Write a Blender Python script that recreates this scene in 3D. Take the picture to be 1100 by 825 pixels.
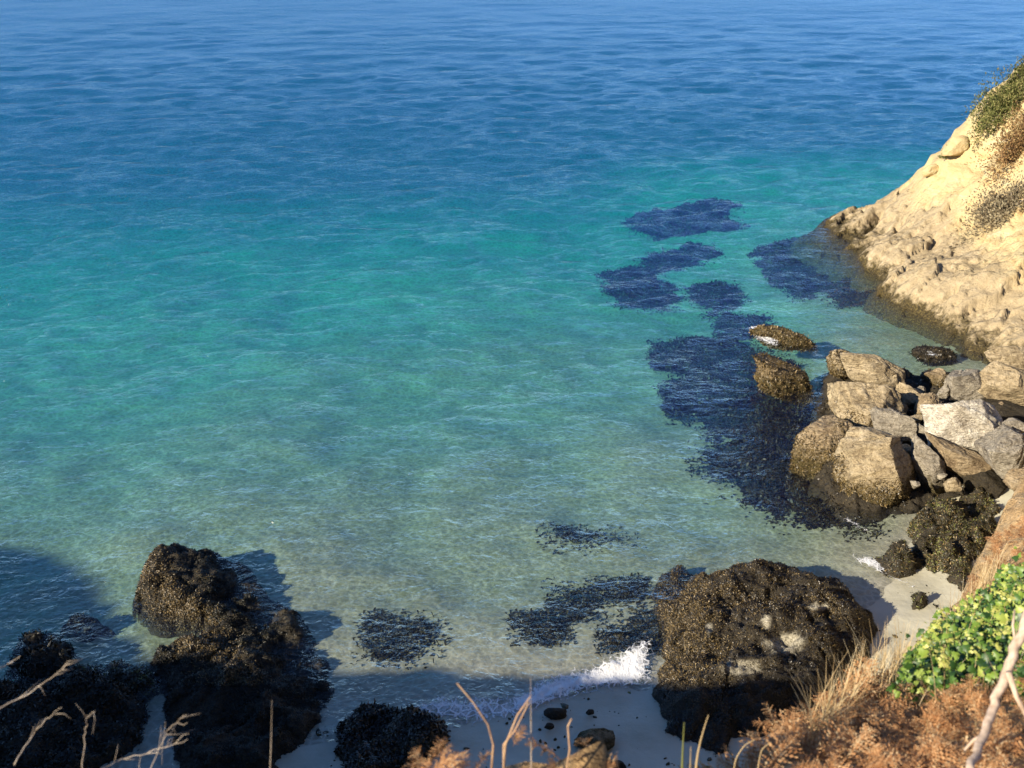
import bpy, math, random
import numpy as np
from mathutils import Vector, Matrix

R_ = math.radians
rng = np.random.default_rng(7)
random.seed(7)
scene = bpy.context.scene
for o in list(bpy.data.objects):
    bpy.data.objects.remove(o)

# ------------------------------------------------------------------ camera, sky, sun, exposure
CAM_H, PITCH, F = 14.0, R_(25.0), 1079.0          # metres, radians, focal length in photo pixels (1100 wide)
cd = bpy.data.cameras.new('camera')
cam = bpy.data.objects.new('camera', cd)
scene.collection.objects.link(cam)
cam.location = (0, 0, CAM_H)
cam.rotation_euler = (R_(90) - PITCH, 0, 0)
cd.sensor_width = 36.0
cd.lens = 36.0 * F / 1100.0
cd.clip_start, cd.clip_end = 0.1, 12000
cd.dof.use_dof = True
cd.dof.focus_distance = 24.0
cd.dof.aperture_fstop = 3.2
scene.camera = cam

LX, LY, LZ = 1.6, 1.0, -0.86                       # the way the sunlight travels
SUN_EL = math.atan2(-LZ, math.hypot(LX, LY))
world = bpy.data.worlds.new('World')
scene.world = world
world.use_nodes = True
wn = world.node_tree
sky = wn.nodes.new('ShaderNodeTexSky')
sky.sky_type = 'NISHITA'
sky.sun_disc = False
sky.sun_elevation = SUN_EL
sky.sun_rotation = math.atan2(-LX, -LY)
sky.air_density, sky.dust_density, sky.ozone_density = 0.5, 0.0, 6.0
bg = wn.nodes['Background']
wn.links.new(sky.outputs[0], bg.inputs[0])
bg.inputs[1].default_value = 0.12
sl = bpy.data.lights.new('sun', 'SUN')
sun = bpy.data.objects.new('sun', sl)
scene.collection.objects.link(sun)
sl.energy, sl.angle, sl.color = 5.0, R_(0.5), (1.0, 0.88, 0.70)
sun.rotation_euler = Vector((LX, LY, LZ)).to_track_quat('-Z', 'Y').to_euler()
sun.location = (-40, -40, 60)
scene.view_settings.view_transform = 'Standard'
scene.view_settings.look = 'None'
scene.view_settings.gamma = 1
scene.view_settings.exposure = 1.05
scene.cycles.use_denoising = True
scene.cycles.max_bounces = 5
scene.cycles.diffuse_bounces = 2
scene.cycles.glossy_bounces = 2
scene.cycles.transparent_max_bounces = 16
scene.cycles.volume_bounces = 1
scene.cycles.sample_clamp_indirect = 4.0
scene.cycles.sample_clamp_direct = 6.0
scene.cycles.caustics_reflective = False
scene.cycles.caustics_refractive = False

# ------------------------------------------------------------------ helpers: photo pixels <-> points of the place
CP, SP = math.cos(PITCH), math.sin(PITCH)
def ray(u, v):
    a, b = (u - 550.0) / F, (412.5 - v) / F
    return np.array([a, CP + b * SP, -SP + b * CP])
def at_z(u, v, z=0.0):
    d = ray(u, v); t = (z - CAM_H) / d[2]
    return np.array([0, 0, CAM_H]) + t * d
def at_y(u, v, y):
    d = ray(u, v); t = y / d[1]
    return np.array([0, 0, CAM_H]) + t * d
def proj(P):
    P = np.asarray(P, float)
    x, y, z = P[..., 0], P[..., 1], P[..., 2] - CAM_H
    d = y * CP - z * SP
    h = y * SP + z * CP
    return 550 + F * x / d, 412.5 - F * h / d

# ------------------------------------------------------------------ numpy noise
def _hash(i, j, k, s):
    n = (i * 374761393 + j * 668265263 + k * 2147483647 + s * 1274126177) & 0xFFFFFFFF
    n = ((n ^ (n >> 13)) * 1274126177) & 0xFFFFFFFF
    n = ((n ^ (n >> 16)) * 2246822519) & 0xFFFFFFFF
    return ((n ^ (n >> 15)) & 0xFFFFFF) / float(0xFFFFFF) * 2 - 1
def vnoise(p, s=0):
    p = np.asarray(p, float)
    f = np.floor(p); i = f.astype(np.int64); t = p - f
    t = t * t * t * (t * (t * 6 - 15) + 10)
    r = 0
    for a in (0, 1):
        wa = t[..., 0] if a else 1 - t[..., 0]
        for b in (0, 1):
            wb = t[..., 1] if b else 1 - t[..., 1]
            for c in (0, 1):
                wc = t[..., 2] if c else 1 - t[..., 2]
                r = r + wa * wb * wc * _hash(i[..., 0] + a, i[..., 1] + b, i[..., 2] + c, s)
    return r
def fbm(p, octs=4, s=0, gain=0.5):
    p = np.asarray(p, float); r = 0; a = 1.0
    for k in range(octs):
        r = r + a * vnoise(p * (2.03 ** k) + k * 17.3, s + k)
        a *= gain
    return r
def ridged(p, octs=4, s=0, gain=0.5):
    p = np.asarray(p, float); r = 0; a = 1.0
    for k in range(octs):
        r = r + a * (1 - 2 * np.abs(vnoise(p * (2.03 ** k) + k * 11.7, s + k)))
        a *= gain
    return r
def smooth(a, b, x):
    t = np.clip((x - a) / (b - a), 0, 1)
    return t * t * (3 - 2 * t)
def blocks(p, s=0):
    """2-D cells: (F2-F1 crack distance, random value of the cell)"""
    p = np.asarray(p, float); f = np.floor(p).astype(np.int64)
    d1 = np.full(p.shape[:-1], 9.0); d2 = d1.copy(); v1 = d1 * 0
    z = f[..., 0] * 0
    for a in (-1, 0, 1):
        for b in (-1, 0, 1):
            i, j = f[..., 0] + a, f[..., 1] + b
            cx = i + .5 + .45 * _hash(i, j, z, s); cy = j + .5 + .45 * _hash(i, j, z + 1, s)
            d = np.hypot(p[..., 0] - cx, p[..., 1] - cy); val = _hash(i, j, z + 2, s)
            near = d < d1
            d2 = np.where(near, d1, np.minimum(d2, d)); v1 = np.where(near, val, v1); d1 = np.where(near, d, d1)
    return d2 - d1, v1
def ray_hit(u, v, f, y0, y1):
    y = np.linspace(y0, y1, 400); d = ray(u, v)
    P = np.array([0, 0, CAM_H]) + (y / d[1])[:, None] * d
    hit = np.where(P[:, 2] <= f(P[:, 0], P[:, 1]))[0]
    return P[hit[0]] if len(hit) else P[-1]
def tps(pts):
    pts = np.array(pts, float)
    n = len(pts)
    def U(r2): return 0.5 * r2 * np.log(r2 + 1e-9)
    d2 = ((pts[:, None, :2] - pts[None, :, :2]) ** 2).sum(-1)
    A = np.zeros((n + 3, n + 3))
    A[:n, :n] = U(d2) + np.eye(n) * 0.3
    A[:n, n] = 1; A[:n, n + 1:] = pts[:, :2]
    A[n, :n] = 1; A[n + 1:, :n] = pts[:, :2].T
    w = np.linalg.solve(A, np.concatenate([pts[:, 2], np.zeros(3)]))
    def f(x, y):
        x = np.asarray(x, float); y = np.asarray(y, float)
        r = w[n] + w[n + 1] * x + w[n + 2] * y
        for k in range(n):
            r = r + w[k] * U((x - pts[k, 0]) ** 2 + (y - pts[k, 1]) ** 2)
        return r
    return f
def poly_sd(poly, x, y):
    """signed distance to a closed polygon, positive inside"""
    P = np.asarray(poly, float); Q = np.roll(P, -1, 0)
    shp = np.shape(x); x = np.ravel(x); y = np.ravel(y)
    best = np.full(x.shape, 1e9); inside = np.zeros(x.shape, bool)
    for (ax, ay), (bx, by) in zip(P, Q):
        dx, dy = bx - ax, by - ay
        t = np.clip(((x - ax) * dx + (y - ay) * dy) / (dx * dx + dy * dy + 1e-12), 0, 1)
        best = np.minimum(best, np.hypot(x - ax - t * dx, y - ay - t * dy))
        c = ((ay > y) != (by > y)) & (x < (bx - ax) * (y - ay) / (by - ay + 1e-12) + ax)
        inside ^= c
    return np.where(inside, best, -best).reshape(shp)

# ------------------------------------------------------------------ helpers: objects
def mesh_obj(name, V, Fc, mat=None, parent=None, smooth_shade=True, loc=None, **props):
    V = np.asarray(V, float)
    me = bpy.data.meshes.new(name)
    if loc is not None:
        V = V - np.asarray(loc, float)
    if isinstance(Fc, np.ndarray) and Fc.ndim == 2:
        m, k = Fc.shape
        me.vertices.add(len(V)); me.vertices.foreach_set('co', V.astype(np.float32).ravel())
        me.loops.add(m * k); me.loops.foreach_set('vertex_index', Fc.astype(np.int32).ravel())
        me.polygons.add(m)
        me.polygons.foreach_set('loop_start', np.arange(0, m * k, k, dtype=np.int32))
        me.polygons.foreach_set('loop_total', np.full(m, k, dtype=np.int32))
    else:
        me.from_pydata(V.tolist(), [], [list(map(int, f)) for f in Fc])
    me.update(calc_edges=True)
    me.validate()
    if smooth_shade:
        me.polygons.foreach_set('use_smooth', np.ones(len(me.polygons), bool))
    if mat: me.materials.append(mat)
    o = bpy.data.objects.new(name, me)
    scene.collection.objects.link(o)
    if loc is not None: o.location = tuple(loc)
    if parent is not None:
        o.parent = parent
        o.matrix_parent_inverse = Matrix.Translation(parent.location).inverted()
    for k_, v_ in props.items(): o[k_] = v_
    return o
def thing(o, label, category, group=None):
    o['label'] = label; o['category'] = category; o['kind'] = 'thing'
    if group: o['group'] = group
    return o
def structure(o, label, category='terrain'):
    o['kind'] = 'structure'; o['label'] = label; o['category'] = category; return o
def stuff(o, label, category):
    o['kind'] = 'stuff'; o['label'] = label; o['category'] = category; return o
def attr(o, name, vals):
    a = o.data.attributes.new(name, 'FLOAT', 'POINT')
    a.data.foreach_set('value', np.asarray(vals, np.float32).ravel())
def grid_faces(nx, ny):
    i = np.arange(nx - 1)[None, :]; j = np.arange(ny - 1)[:, None]
    a = (j * nx + i).ravel()
    return np.stack([a, a + 1, a + nx + 1, a + nx], 1)
def tube(pts, rad, n=6):
    pts = np.asarray(pts, float); rad = np.broadcast_to(np.asarray(rad, float), (len(pts),))
    T = np.gradient(pts, axis=0); T /= np.linalg.norm(T, axis=1)[:, None] + 1e-9
    ref = np.array([0.31, 0.87, 0.2]); V = []
    for p, t, r in zip(pts, T, rad):
        a = np.cross(t, ref); a /= np.linalg.norm(a) + 1e-9; b = np.cross(t, a)
        for k in range(n):
            an = 2 * math.pi * k / n
            V.append(p + r * (math.cos(an) * a + math.sin(an) * b))
    Fc = []
    for s in range(len(pts) - 1):
        for k in range(n):
            k2 = (k + 1) % n
            Fc.append([s * n + k, s * n + k2, (s + 1) * n + k2, (s + 1) * n + k])
    Fc.append(list(range(n))[::-1]); Fc.append([(len(pts) - 1) * n + k for k in range(n)])
    return np.array(V), Fc
class MB:
    def __init__(self): self.V = []; self.F = []; self.n = 0
    def add(self, V, Fc):
        self.V.append(np.asarray(V, float)); self.F += [[int(i) + self.n for i in f] for f in Fc]; self.n += len(V)
    def build(self, name, mat, parent=None, **kw):
        return mesh_obj(name, np.concatenate(self.V), self.F, mat, parent, **kw)

# ------------------------------------------------------------------ helpers: materials
class N:
    def __init__(self, name):
        self.m = bpy.data.materials.new(name); self.m.use_nodes = True
        self.t = self.m.node_tree; self.t.nodes.clear()
        self.out = self.n('OutputMaterial')
    def n(self, kind, **kw):
        nd = self.t.nodes.new('ShaderNode' + kind)
        for k, v in kw.items():
            if hasattr(nd, k): setattr(nd, k, v)
            else: self.set(nd.inputs[k], v)
        return nd
    def set(self, sock, v):
        if isinstance(v, bpy.types.NodeSocket): self.t.links.new(v, sock)
        elif isinstance(v, (tuple, list)) and len(v) == 3 and sock.type == 'RGBA': sock.default_value = (*v, 1)
        else: sock.default_value = v
    def pos(self, scale=(1, 1, 1)):
        g = self.n('NewGeometry')
        if scale == (1, 1, 1): return g.outputs['Position']
        mp = self.n('Mapping'); self.set(mp.inputs['Vector'], g.outputs['Position']); mp.inputs['Scale'].default_value = scale
        return mp.outputs[0]
    def noise(self, scale, detail=4, rough=0.55, vec=None, dist=0.0):
        nd = self.n('TexNoise'); self.set(nd.inputs['Vector'], vec if vec is not None else self.pos())
        nd.inputs['Scale'].default_value = scale; nd.inputs['Detail'].default_value = detail
        nd.inputs['Roughness'].default_value = rough; nd.inputs['Distortion'].default_value = dist
        return nd.outputs[0]
    def ramp(self, fac, stops, interp='LINEAR'):
        nd = self.n('ValToRGB'); self.set(nd.inputs[0], fac); cr = nd.color_ramp; cr.interpolation = interp
        while len(cr.elements) < len(stops): cr.elements.new(0.5)
        for e, (p, c) in zip(cr.elements, stops):
            e.position = p; e.color = (*c, 1) if not isinstance(c, (int, float)) else (c, c, c, 1)
        return nd.outputs[0]
    def mix(self, fac, a, b, blend='MIX'):
        nd = self.n('Mix', data_type='RGBA', blend_type=blend)
        self.set(nd.inputs[0], fac); self.set(nd.inputs[6], a); self.set(nd.inputs[7], b)
        return nd.outputs[2]
    def math(self, op, a, b=0.0, c=None, clamp=False):
        nd = self.n('Math', operation=op, use_clamp=clamp)
        self.set(nd.inputs[0], a); self.set(nd.inputs[1], b)
        if c is not None: self.set(nd.inputs[2], c)
        return nd.outputs[0]
    def mapr(self, v, a, b, c=0.0, d=1.0):
        nd = self.n('MapRange', clamp=True); self.set(nd.inputs[0], v)
        for k, x in zip((1, 2, 3, 4), (a, b, c, d)): nd.inputs[k].default_value = x
        return nd.outputs[0]
    def xyz(self, vec):
        nd = self.n('SeparateXYZ'); self.set(nd.inputs[0], vec); return nd.outputs
    def attr(self, name):
        nd = self.n('Attribute'); nd.attribute_name = name; return nd.outputs['Fac']
    def island(self): return self.n('NewGeometry').outputs['Random Per Island']
    def bump(self, h, strength=0.5, dist=0.05, normal=None):
        nd = self.n('Bump'); self.set(nd.inputs['Height'], h)
        nd.inputs['Strength'].default_value = strength; nd.inputs['Distance'].default_value = dist
        if normal is not None: self.set(nd.inputs['Normal'], normal)
        return nd.outputs[0]
    def principled(self, col, rough=0.8, normal=None, spec=0.3, **kw):
        nd = self.n('BsdfPrincipled'); self.set(nd.inputs['Base Color'], col); self.set(nd.inputs['Roughness'], rough)
        nd.inputs['Specular IOR Level'].default_value = spec
        if normal is not None: self.set(nd.inputs['Normal'], normal)
        for k, v in kw.items(): self.set(nd.inputs[k], v)
        return nd.outputs[0]
    def done(self, sh):
        self.t.links.new(sh, self.out.inputs[0]); return self.m

# --- sand of the beach and the seabed
def m_sand():
    b = N('sand')
    n1 = b.noise(0.9, 5, 0.6); n2 = b.noise(4.5, 4, 0.6); n3 = b.noise(60, 3, 0.6)
    c = b.ramp(n1, [(0.30, (0.46, 0.44, 0.32)), (0.55, (0.57, 0.55, 0.42)), (0.75, (0.62, 0.60, 0.48))])
    alg = b.ramp(n2, [(0.40, 0.0), (0.62, 1.0)])
    z = b.xyz(b.pos())['Z']
    under = b.mapr(z, -0.05, -0.45)
    deep = b.mapr(z, -2.6, -1.0)
    f = b.math('MULTIPLY', b.math('MULTIPLY', alg, under), b.math('MULTIPLY', deep, 0.62))
    c = b.mix(f, c, (0.33, 0.33, 0.16))
    sp = b.math('MULTIPLY', b.ramp(b.noise(11, 4, 0.65), [(0.44, 1.0), (0.56, 0.0)]), b.math('MULTIPLY', under, b.math('MULTIPLY', deep, 0.55)))
    c = b.mix(sp, c, (0.26, 0.25, 0.12))
    v = b.n('TexVoronoi', feature='F1'); b.set(v.inputs['Vector'], b.pos()); v.inputs['Scale'].default_value = 5.5
    peb = b.math('MULTIPLY', b.ramp(v.outputs['Distance'], [(0.10, 1.0), (0.25, 0.0)]), b.math('MULTIPLY', under, b.ramp(b.noise(0.8, 3), [(0.5, 0.0), (0.65, 0.6)])))
    c = b.mix(peb, c, (0.10, 0.10, 0.06))
    wet = b.mapr(z, 0.05, 0.55, 1.0, 0.0)
    c = b.mix(b.math('MULTIPLY', wet, 0.7), c, b.mix(1.0, c, (0.62, 0.60, 0.58), 'MULTIPLY'))
    h = b.math('ADD', b.math('MULTIPLY', n3, 0.15), n2)
    return b.done(b.principled(c, b.mapr(wet, 0, 1, 0.9, 0.38), b.bump(h, 0.5, 0.04), 0.4))
M_SAND = m_sand()

# --- water: a clear rippled surface over a body that absorbs and scatters
def m_water():
    b = N('sea_water')
    p = b.pos()
    rot = b.n('Mapping'); b.set(rot.inputs['Vector'], p); rot.inputs['Rotation'].default_value = (0, 0, R_(-12)); rot.inputs['Scale'].default_value = (0.75, 1.0, 1.0)
    q = rot.outputs[0]
    sw = b.noise(0.35, 2, 0.5, q, 0.6)
    ch = b.noise(3.1, 4, 0.55, q, 0.8)
    rp = b.noise(7.5, 3, 0.6, q, 0.5)
    y = b.xyz(p)['Y']
    far = b.mapr(y, 17, 50, 0.5, 1.0)
    gust = b.ramp(b.noise(0.045, 3, 0.6, q, 0.5), [(0.35, 0.55), (0.65, 1.15)])
    md = b.noise(1.25, 4, 0.55, q, 0.7)
    h = b.math('ADD', b.math('ADD', b.math('MULTIPLY', sw, b.mapr(y, 60, 140, 0.0, 0.25)), b.math('MULTIPLY', md, b.mapr(y, 45, 150, 0.22, 0.10))),
               b.math('ADD', b.math('MULTIPLY', ch, b.mapr(y, 35, 100, 0.28, 0.0)), b.math('MULTIPLY', rp, b.mapr(y, 30, 80, 0.12, 0.0))))
    h = b.math('MULTIPLY', h, b.math('MULTIPLY', far, gust))
    nrm = b.bump(h, 1.0, 1.0)
    bk = b.n('NewGeometry').outputs['Backfacing']
    fr = b.n('Fresnel'); b.set(fr.inputs['IOR'], b.mapr(bk, 0, 1, 1.33, 1 / 1.33)); b.set(fr.inputs['Normal'], nrm)
    f0 = fr.outputs[0]                                  # a rough sea mirrors less at a low angle than a flat one
    rough_fr = b.math('MULTIPLY', f0, b.math('SUBTRACT', 1.0, b.math('MULTIPLY', f0, 0.55)))
    gl = b.n('BsdfGlossy'); b.set(gl.inputs['Roughness'], b.mapr(y, 25, 160, 0.07, 0.20)); b.set(gl.inputs['Normal'], nrm)
    # caustic net painted into the surface tint: bright cell edges, darker middles
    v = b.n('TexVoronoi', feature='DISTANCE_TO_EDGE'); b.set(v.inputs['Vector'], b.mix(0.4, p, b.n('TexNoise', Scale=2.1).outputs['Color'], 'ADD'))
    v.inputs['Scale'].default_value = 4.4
    caustic_tint = b.ramp(v.outputs['Distance'], [(0.0, 1.0), (0.06, 0.92), (0.2, 0.78)])
    tr = b.n('BsdfTransparent'); b.set(tr.inputs[0], caustic_tint)
    mx = b.n('MixShader'); b.set(mx.inputs[0], rough_fr); b.set(mx.inputs[1], tr.outputs[0]); b.set(mx.inputs[2], gl.outputs[0])
    b.t.links.new(mx.outputs[0], b.out.inputs['Surface'])
    ab = b.n('VolumeAbsorption'); ab.inputs['Color'].default_value = (0.0, 0.905, 0.885, 1); ab.inputs['Density'].default_value = 0.19
    sc = b.n('VolumeScatter'); sc.inputs['Color'].default_value = (0.22, 0.23, 1.0, 1); sc.inputs['Density'].default_value = 0.029; sc.inputs['Anisotropy'].default_value = 0.0
    ad = b.n('AddShader'); b.set(ad.inputs[0], ab.outputs[0]); b.set(ad.inputs[1], sc.outputs[0])
    b.t.links.new(ad.outputs[0], b.out.inputs['Volume'])
    return b.m
M_WATER = m_water()

# --- headland rock: weed-dark foot, grey-tan ledges, pale ochre face above
def m_headland():
    b = N('ochre_cliff_rock')
    p = b.pos(); z = b.xyz(p)['Z']
    n1 = b.noise(0.45, 5, 0.6); n2 = b.noise(3.0, 6, 0.65); n3 = b.noise(14, 5, 0.7)
    st = b.noise(1.2, 5, 0.6, b.pos((0.6, 0.8, 3.2)), 0.5)
    rock = b.ramp(n2, [(0.28, (0.24, 0.185, 0.11)), (0.42, (0.36, 0.285, 0.17)), (0.58, (0.41, 0.325, 0.195)), (0.75, (0.49, 0.41, 0.27))])
    ochre = b.ramp(st, [(0.30, (0.44, 0.31, 0.14)), (0.45, (0.54, 0.41, 0.21)), (0.58, (0.50, 0.41, 0.22)), (0.72, (0.53, 0.47, 0.30)), (0.85, (0.48, 0.36, 0.2))])
    zz = b.math('ADD', z, b.math('MULTIPLY', b.math('SUBTRACT', n1, 0.5), 2.2))
    c = b.mix(b.attr('pale'), rock, ochre)
    c = b.mix(b.ramp(n3, [(0.30, 0.40), (0.44, 0.0)]), c, b.mix(1.0, c, (0.45, 0.40, 0.32), 'MULTIPLY'))
    foot = b.math('ADD', z, b.math('MULTIPLY', b.math('SUBTRACT', n2, 0.5), 1.6))
    c = b.mix(b.mapr(foot, 0.55, 0.15), c, b.ramp(n3, [(0.35, (0.022, 0.018, 0.010)), (0.55, (0.08, 0.06, 0.025)), (0.72, (0.19, 0.15, 0.05))]))
    h = b.math('ADD', b.math('MULTIPLY', n3, 0.35), n2)
    return b.done(b.principled(c, 0.92, b.bump(h, 0.9, 0.16), 0.2))
M_HEAD = m_headland()

def m_boulder(name, dark, mid, light, foot=True, weed=(0.05, 0.04, 0.018)):
    b = N(name)
    n2 = b.noise(2.2, 6, 0.65); n3 = b.noise(11, 6, 0.7); n4 = b.noise(42, 3, 0.6)
    c = b.ramp(n2, [(0.30, dark), (0.50, mid), (0.70, light)])
    c = b.mix(b.ramp(n3, [(0.34, 0.75), (0.50, 0.0)]), c, b.mix(1.0, c, (0.42, 0.38, 0.34), 'MULTIPLY'))
    c = b.mix(b.ramp(n4, [(0.52, 0.0), (0.70, 0.45)]), c, light)
    bed = b.noise(3.2, 5, 0.65, b.pos((1.0, 1.6, 4.0)), 1.2)
    c = b.mix(b.ramp(bed, [(0.36, 0.7), (0.47, 0.0)]), c, b.mix(1.0, c, (0.40, 0.36, 0.31), 'MULTIPLY'))
    if foot:
        z = b.math('ADD', b.xyz(b.pos())['Z'], b.math('MULTIPLY', b.math('SUBTRACT', n3, 0.5), 1.3))
        c = b.mix(b.mapr(z, 0.75, 0.25), c, b.ramp(n4, [(0.35, weed), (0.6, (0.11, 0.085, 0.03)), (0.75, (0.22, 0.17, 0.06))]))
    h = b.math('ADD', b.math('MULTIPLY', n4, 0.12), b.math('ADD', b.math('MULTIPLY', n3, 0.5), n2))
    return b.done(b.principled(c, 0.9, b.bump(b.math('ADD', h, b.math('MULTIPLY', bed, 0.9)), 1.0, 0.16), 0.25))
M_TAN = m_boulder('tan_rock', (0.22, 0.165, 0.095), (0.44, 0.35, 0.21), (0.57, 0.47, 0.31))
M_GREY = m_boulder('grey_rock', (0.17, 0.15, 0.12), (0.34, 0.30, 0.23), (0.48, 0.43, 0.33))
M_WHITE = m_boulder('white_rock', (0.44, 0.38, 0.28), (0.66, 0.60, 0.48), (0.74, 0.70, 0.59), foot=False)
M_BROWN = m_boulder('brown_rock', (0.20, 0.14, 0.08), (0.37, 0.28, 0.165), (0.46, 0.37, 0.24))

def m_weedrock():
    b = N('dark_weedy_rock')
    n2 = b.noise(5, 6, 0.7); n3 = b.noise(28, 5, 0.7)
    c = b.ramp(n3, [(0.35, (0.012, 0.010, 0.007)), (0.55, (0.035, 0.027, 0.014)), (0.72, (0.085, 0.062, 0.028))])
    bare = b.attr('bare')
    pale = b.ramp(n3, [(0.30, (0.09, 0.08, 0.055)), (0.48, (0.30, 0.27, 0.19)), (0.62, (0.50, 0.46, 0.36))])
    f = b.math('MULTIPLY', bare, b.ramp(n2, [(0.34, 0.0), (0.5, 1.0)]))
    c = b.mix(f, c, pale)
    h = b.math('ADD', n2, b.math('MULTIPLY', n3, 0.5))
    return b.done(b.principled(c, 0.7, b.bump(h, 0.9, 0.08), 0.35))
M_WEEDROCK = m_weedrock()

def m_leaf(name, stops, rough=0.6, spec=0.3, trans=0.0, zone=0.0, zscale=1.6):
    b = N(name)
    f = b.island()
    if zone:                                            # whole patches of older, darker or paler growth
        f = b.math('ADD', f, b.math('MULTIPLY', b.math('SUBTRACT', b.noise(zscale, 4, 0.65), 0.52), zone), clamp=True)
    c = b.ramp(f, stops)
    sh = b.principled(c, rough, None, spec)
    if trans:
        tl = b.n('BsdfTranslucent'); b.set(tl.inputs[0], c)
        mx = b.n('MixShader'); mx.inputs[0].default_value = trans
        b.set(mx.inputs[1], sh); b.set(mx.inputs[2], tl.outputs[0]); sh = mx.outputs[0]
    return b.done(sh)
M_WRACK = m_leaf('bladder_wrack', [(0.0, (0.006, 0.005, 0.003)), (0.5, (0.018, 0.013, 0.007)), (0.85, (0.045, 0.032, 0.013)), (1.0, (0.085, 0.063, 0.026))], 0.42, 0.5, 0.0, 3.0, 1.8)
M_WRACKGOLD = m_leaf('golden_wrack', [(0.0, (0.025, 0.018, 0.008)), (0.4, (0.075, 0.052, 0.019)), (0.75, (0.13, 0.09, 0.033)), (1.0, (0.23, 0.165, 0.068))], 0.45, 0.5)
M_KELP = m_leaf('kelp', [(0.0, (0.004, 0.005, 0.004)), (0.6, (0.012, 0.012, 0.008)), (1.0, (0.035, 0.032, 0.016))], 0.5, 0.3)
M_DARKOLIVE = m_leaf('dark_olive_weed', [(0.0, (0.008, 0.008, 0.004)), (0.6, (0.025, 0.022, 0.010)), (1.0, (0.06, 0.055, 0.022))], 0.5, 0.3)
M_OLIVE = m_leaf('olive_weed', [(0.0, (0.010, 0.010, 0.005)), (0.5, (0.028, 0.025, 0.010)), (0.85, (0.065, 0.06, 0.018)), (1.0, (0.14, 0.15, 0.035))], 0.5, 0.4, 0.0, 2.2, 1.8)
M_BRACKEN = m_leaf('dead_bracken', [(0.0, (0.32, 0.15, 0.06)), (0.4, (0.50, 0.26, 0.115)), (0.75, (0.58, 0.35, 0.17)), (1.0, (0.66, 0.50, 0.29))], 0.8, 0.15, 0.42, 1.6, 3.5)
M_DRY = m_leaf('dry_grass', [(0.0, (0.30, 0.20, 0.09)), (0.6, (0.48, 0.36, 0.19)), (1.0, (0.62, 0.52, 0.33))], 0.7, 0.2, 0.2)
M_GREENBLADE = m_leaf('green_blade', [(0.0, (0.10, 0.13, 0.03)), (1.0, (0.26, 0.26, 0.08))], 0.6, 0.3, 0.2)
M_IVY = m_leaf('ivy_leaf', [(0.0, (0.02, 0.055, 0.010)), (0.35, (0.06, 0.135, 0.02)), (0.7, (0.17, 0.26, 0.035)), (1.0, (0.38, 0.42, 0.09))], 0.45, 0.45, 0.22, 1.1, 3.0)
M_UMBEL = m_leaf('yellow_umbel', [(0.0, (0.22, 0.25, 0.05)), (0.6, (0.38, 0.38, 0.09)), (1.0, (0.54, 0.52, 0.18))], 0.6, 0.3, 0.2)
M_SCRUBGREEN = m_leaf('green_scrub', [(0.0, (0.06, 0.075, 0.02)), (0.5, (0.16, 0.17, 0.05)), (1.0, (0.32, 0.28, 0.11))], 0.7, 0.2, 0.3, 1.4, 1.2)
M_SCRUBRUST = m_leaf('rusty_scrub', [(0.0, (0.16, 0.09, 0.04)), (0.5, (0.32, 0.19, 0.08)), (1.0, (0.42, 0.32, 0.14))], 0.8, 0.2, 0.3, 1.4, 1.2)
M_SCRUBGREY = m_leaf('grey_scrub', [(0.0, (0.12, 0.09, 0.055)), (0.5, (0.25, 0.20, 0.12)), (1.0, (0.38, 0.33, 0.21))], 0.8, 0.2, 0.3, 1.4, 1.2)
def m_wood(name, a, c_):
    b = N(name)
    n = b.noise(30, 5, 0.65, b.pos((1, 1, 0.3)))
    return b.done(b.principled(b.ramp(n, [(0.3, a), (0.7, c_)]), 0.8, b.bump(n, 0.5, 0.01), 0.25))
M_BARK = m_wood('bleached_wood', (0.30, 0.21, 0.14), (0.58, 0.46, 0.35))
M_TWIG = m_wood('bare_twig', (0.22, 0.17, 0.12), (0.50, 0.43, 0.34))
M_STALK = m_wood('dead_stalk', (0.30, 0.17, 0.09), (0.52, 0.36, 0.21))
def m_earth():
    b = N('cliff_earth')
    n1 = b.noise(1.4, 5, 0.6); n2 = b.noise(7, 6, 0.7); n3 = b.noise(30, 4, 0.7)
    c = b.ramp(n2, [(0.3, (0.32, 0.20, 0.09)), (0.5, (0.52, 0.35, 0.17)), (0.7, (0.60, 0.45, 0.26))])
    c = b.mix(b.ramp(n1, [(0.5, 0.0), (0.68, 0.55)]), c, (0.30, 0.18, 0.08))
    c = b.mix(b.ramp(n3, [(0.3, 0.7), (0.48, 0.0)]), c, (0.11, 0.07, 0.035))
    return b.done(b.principled(c, 0.95, b.bump(b.math('ADD', n2, b.math('MULTIPLY', n3, 0.4)), 0.9, 0.08), 0.15))
M_EARTH = m_earth()
def m_foam(name, lo, hi, scale):
    b = N(name)
    n1 = b.noise(scale, 6, 0.75, b.pos((1.9, 0.85, 1.0)), 1.4)
    v = b.n('TexVoronoi', feature='DISTANCE_TO_EDGE'); b.set(v.inputs['Vector'], b.mix(0.22, b.pos(), b.n('TexNoise', Scale=3.0).outputs['Color'], 'ADD')); v.inputs['Scale'].default_value = 5.5
    lace = b.ramp(v.outputs['Distance'], [(0.0, 0.26), (0.12, -0.06)])
    d = b.math('ADD', b.math('ADD', n1, lace), b.math('MULTIPLY', b.math('SUBTRACT', b.attr('cover'), 0.5), 0.9))
    d = b.math('ADD', d, b.math('MULTIPLY', b.math('SUBTRACT', b.noise(26, 4, 0.7), 0.5), 0.5))
    a = b.mapr(d, lo, hi)
    sh = b.principled((0.80, 0.81, 0.80), 0.8, b.bump(n1, 0.8, 0.05), 0.3)
    tr = b.n('BsdfTransparent')
    mx = b.n('MixShader'); b.set(mx.inputs[0], a); b.set(mx.inputs[1], tr.outputs[0]); b.set(mx.inputs[2], sh)
    return b.done(mx.outputs[0])
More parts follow.
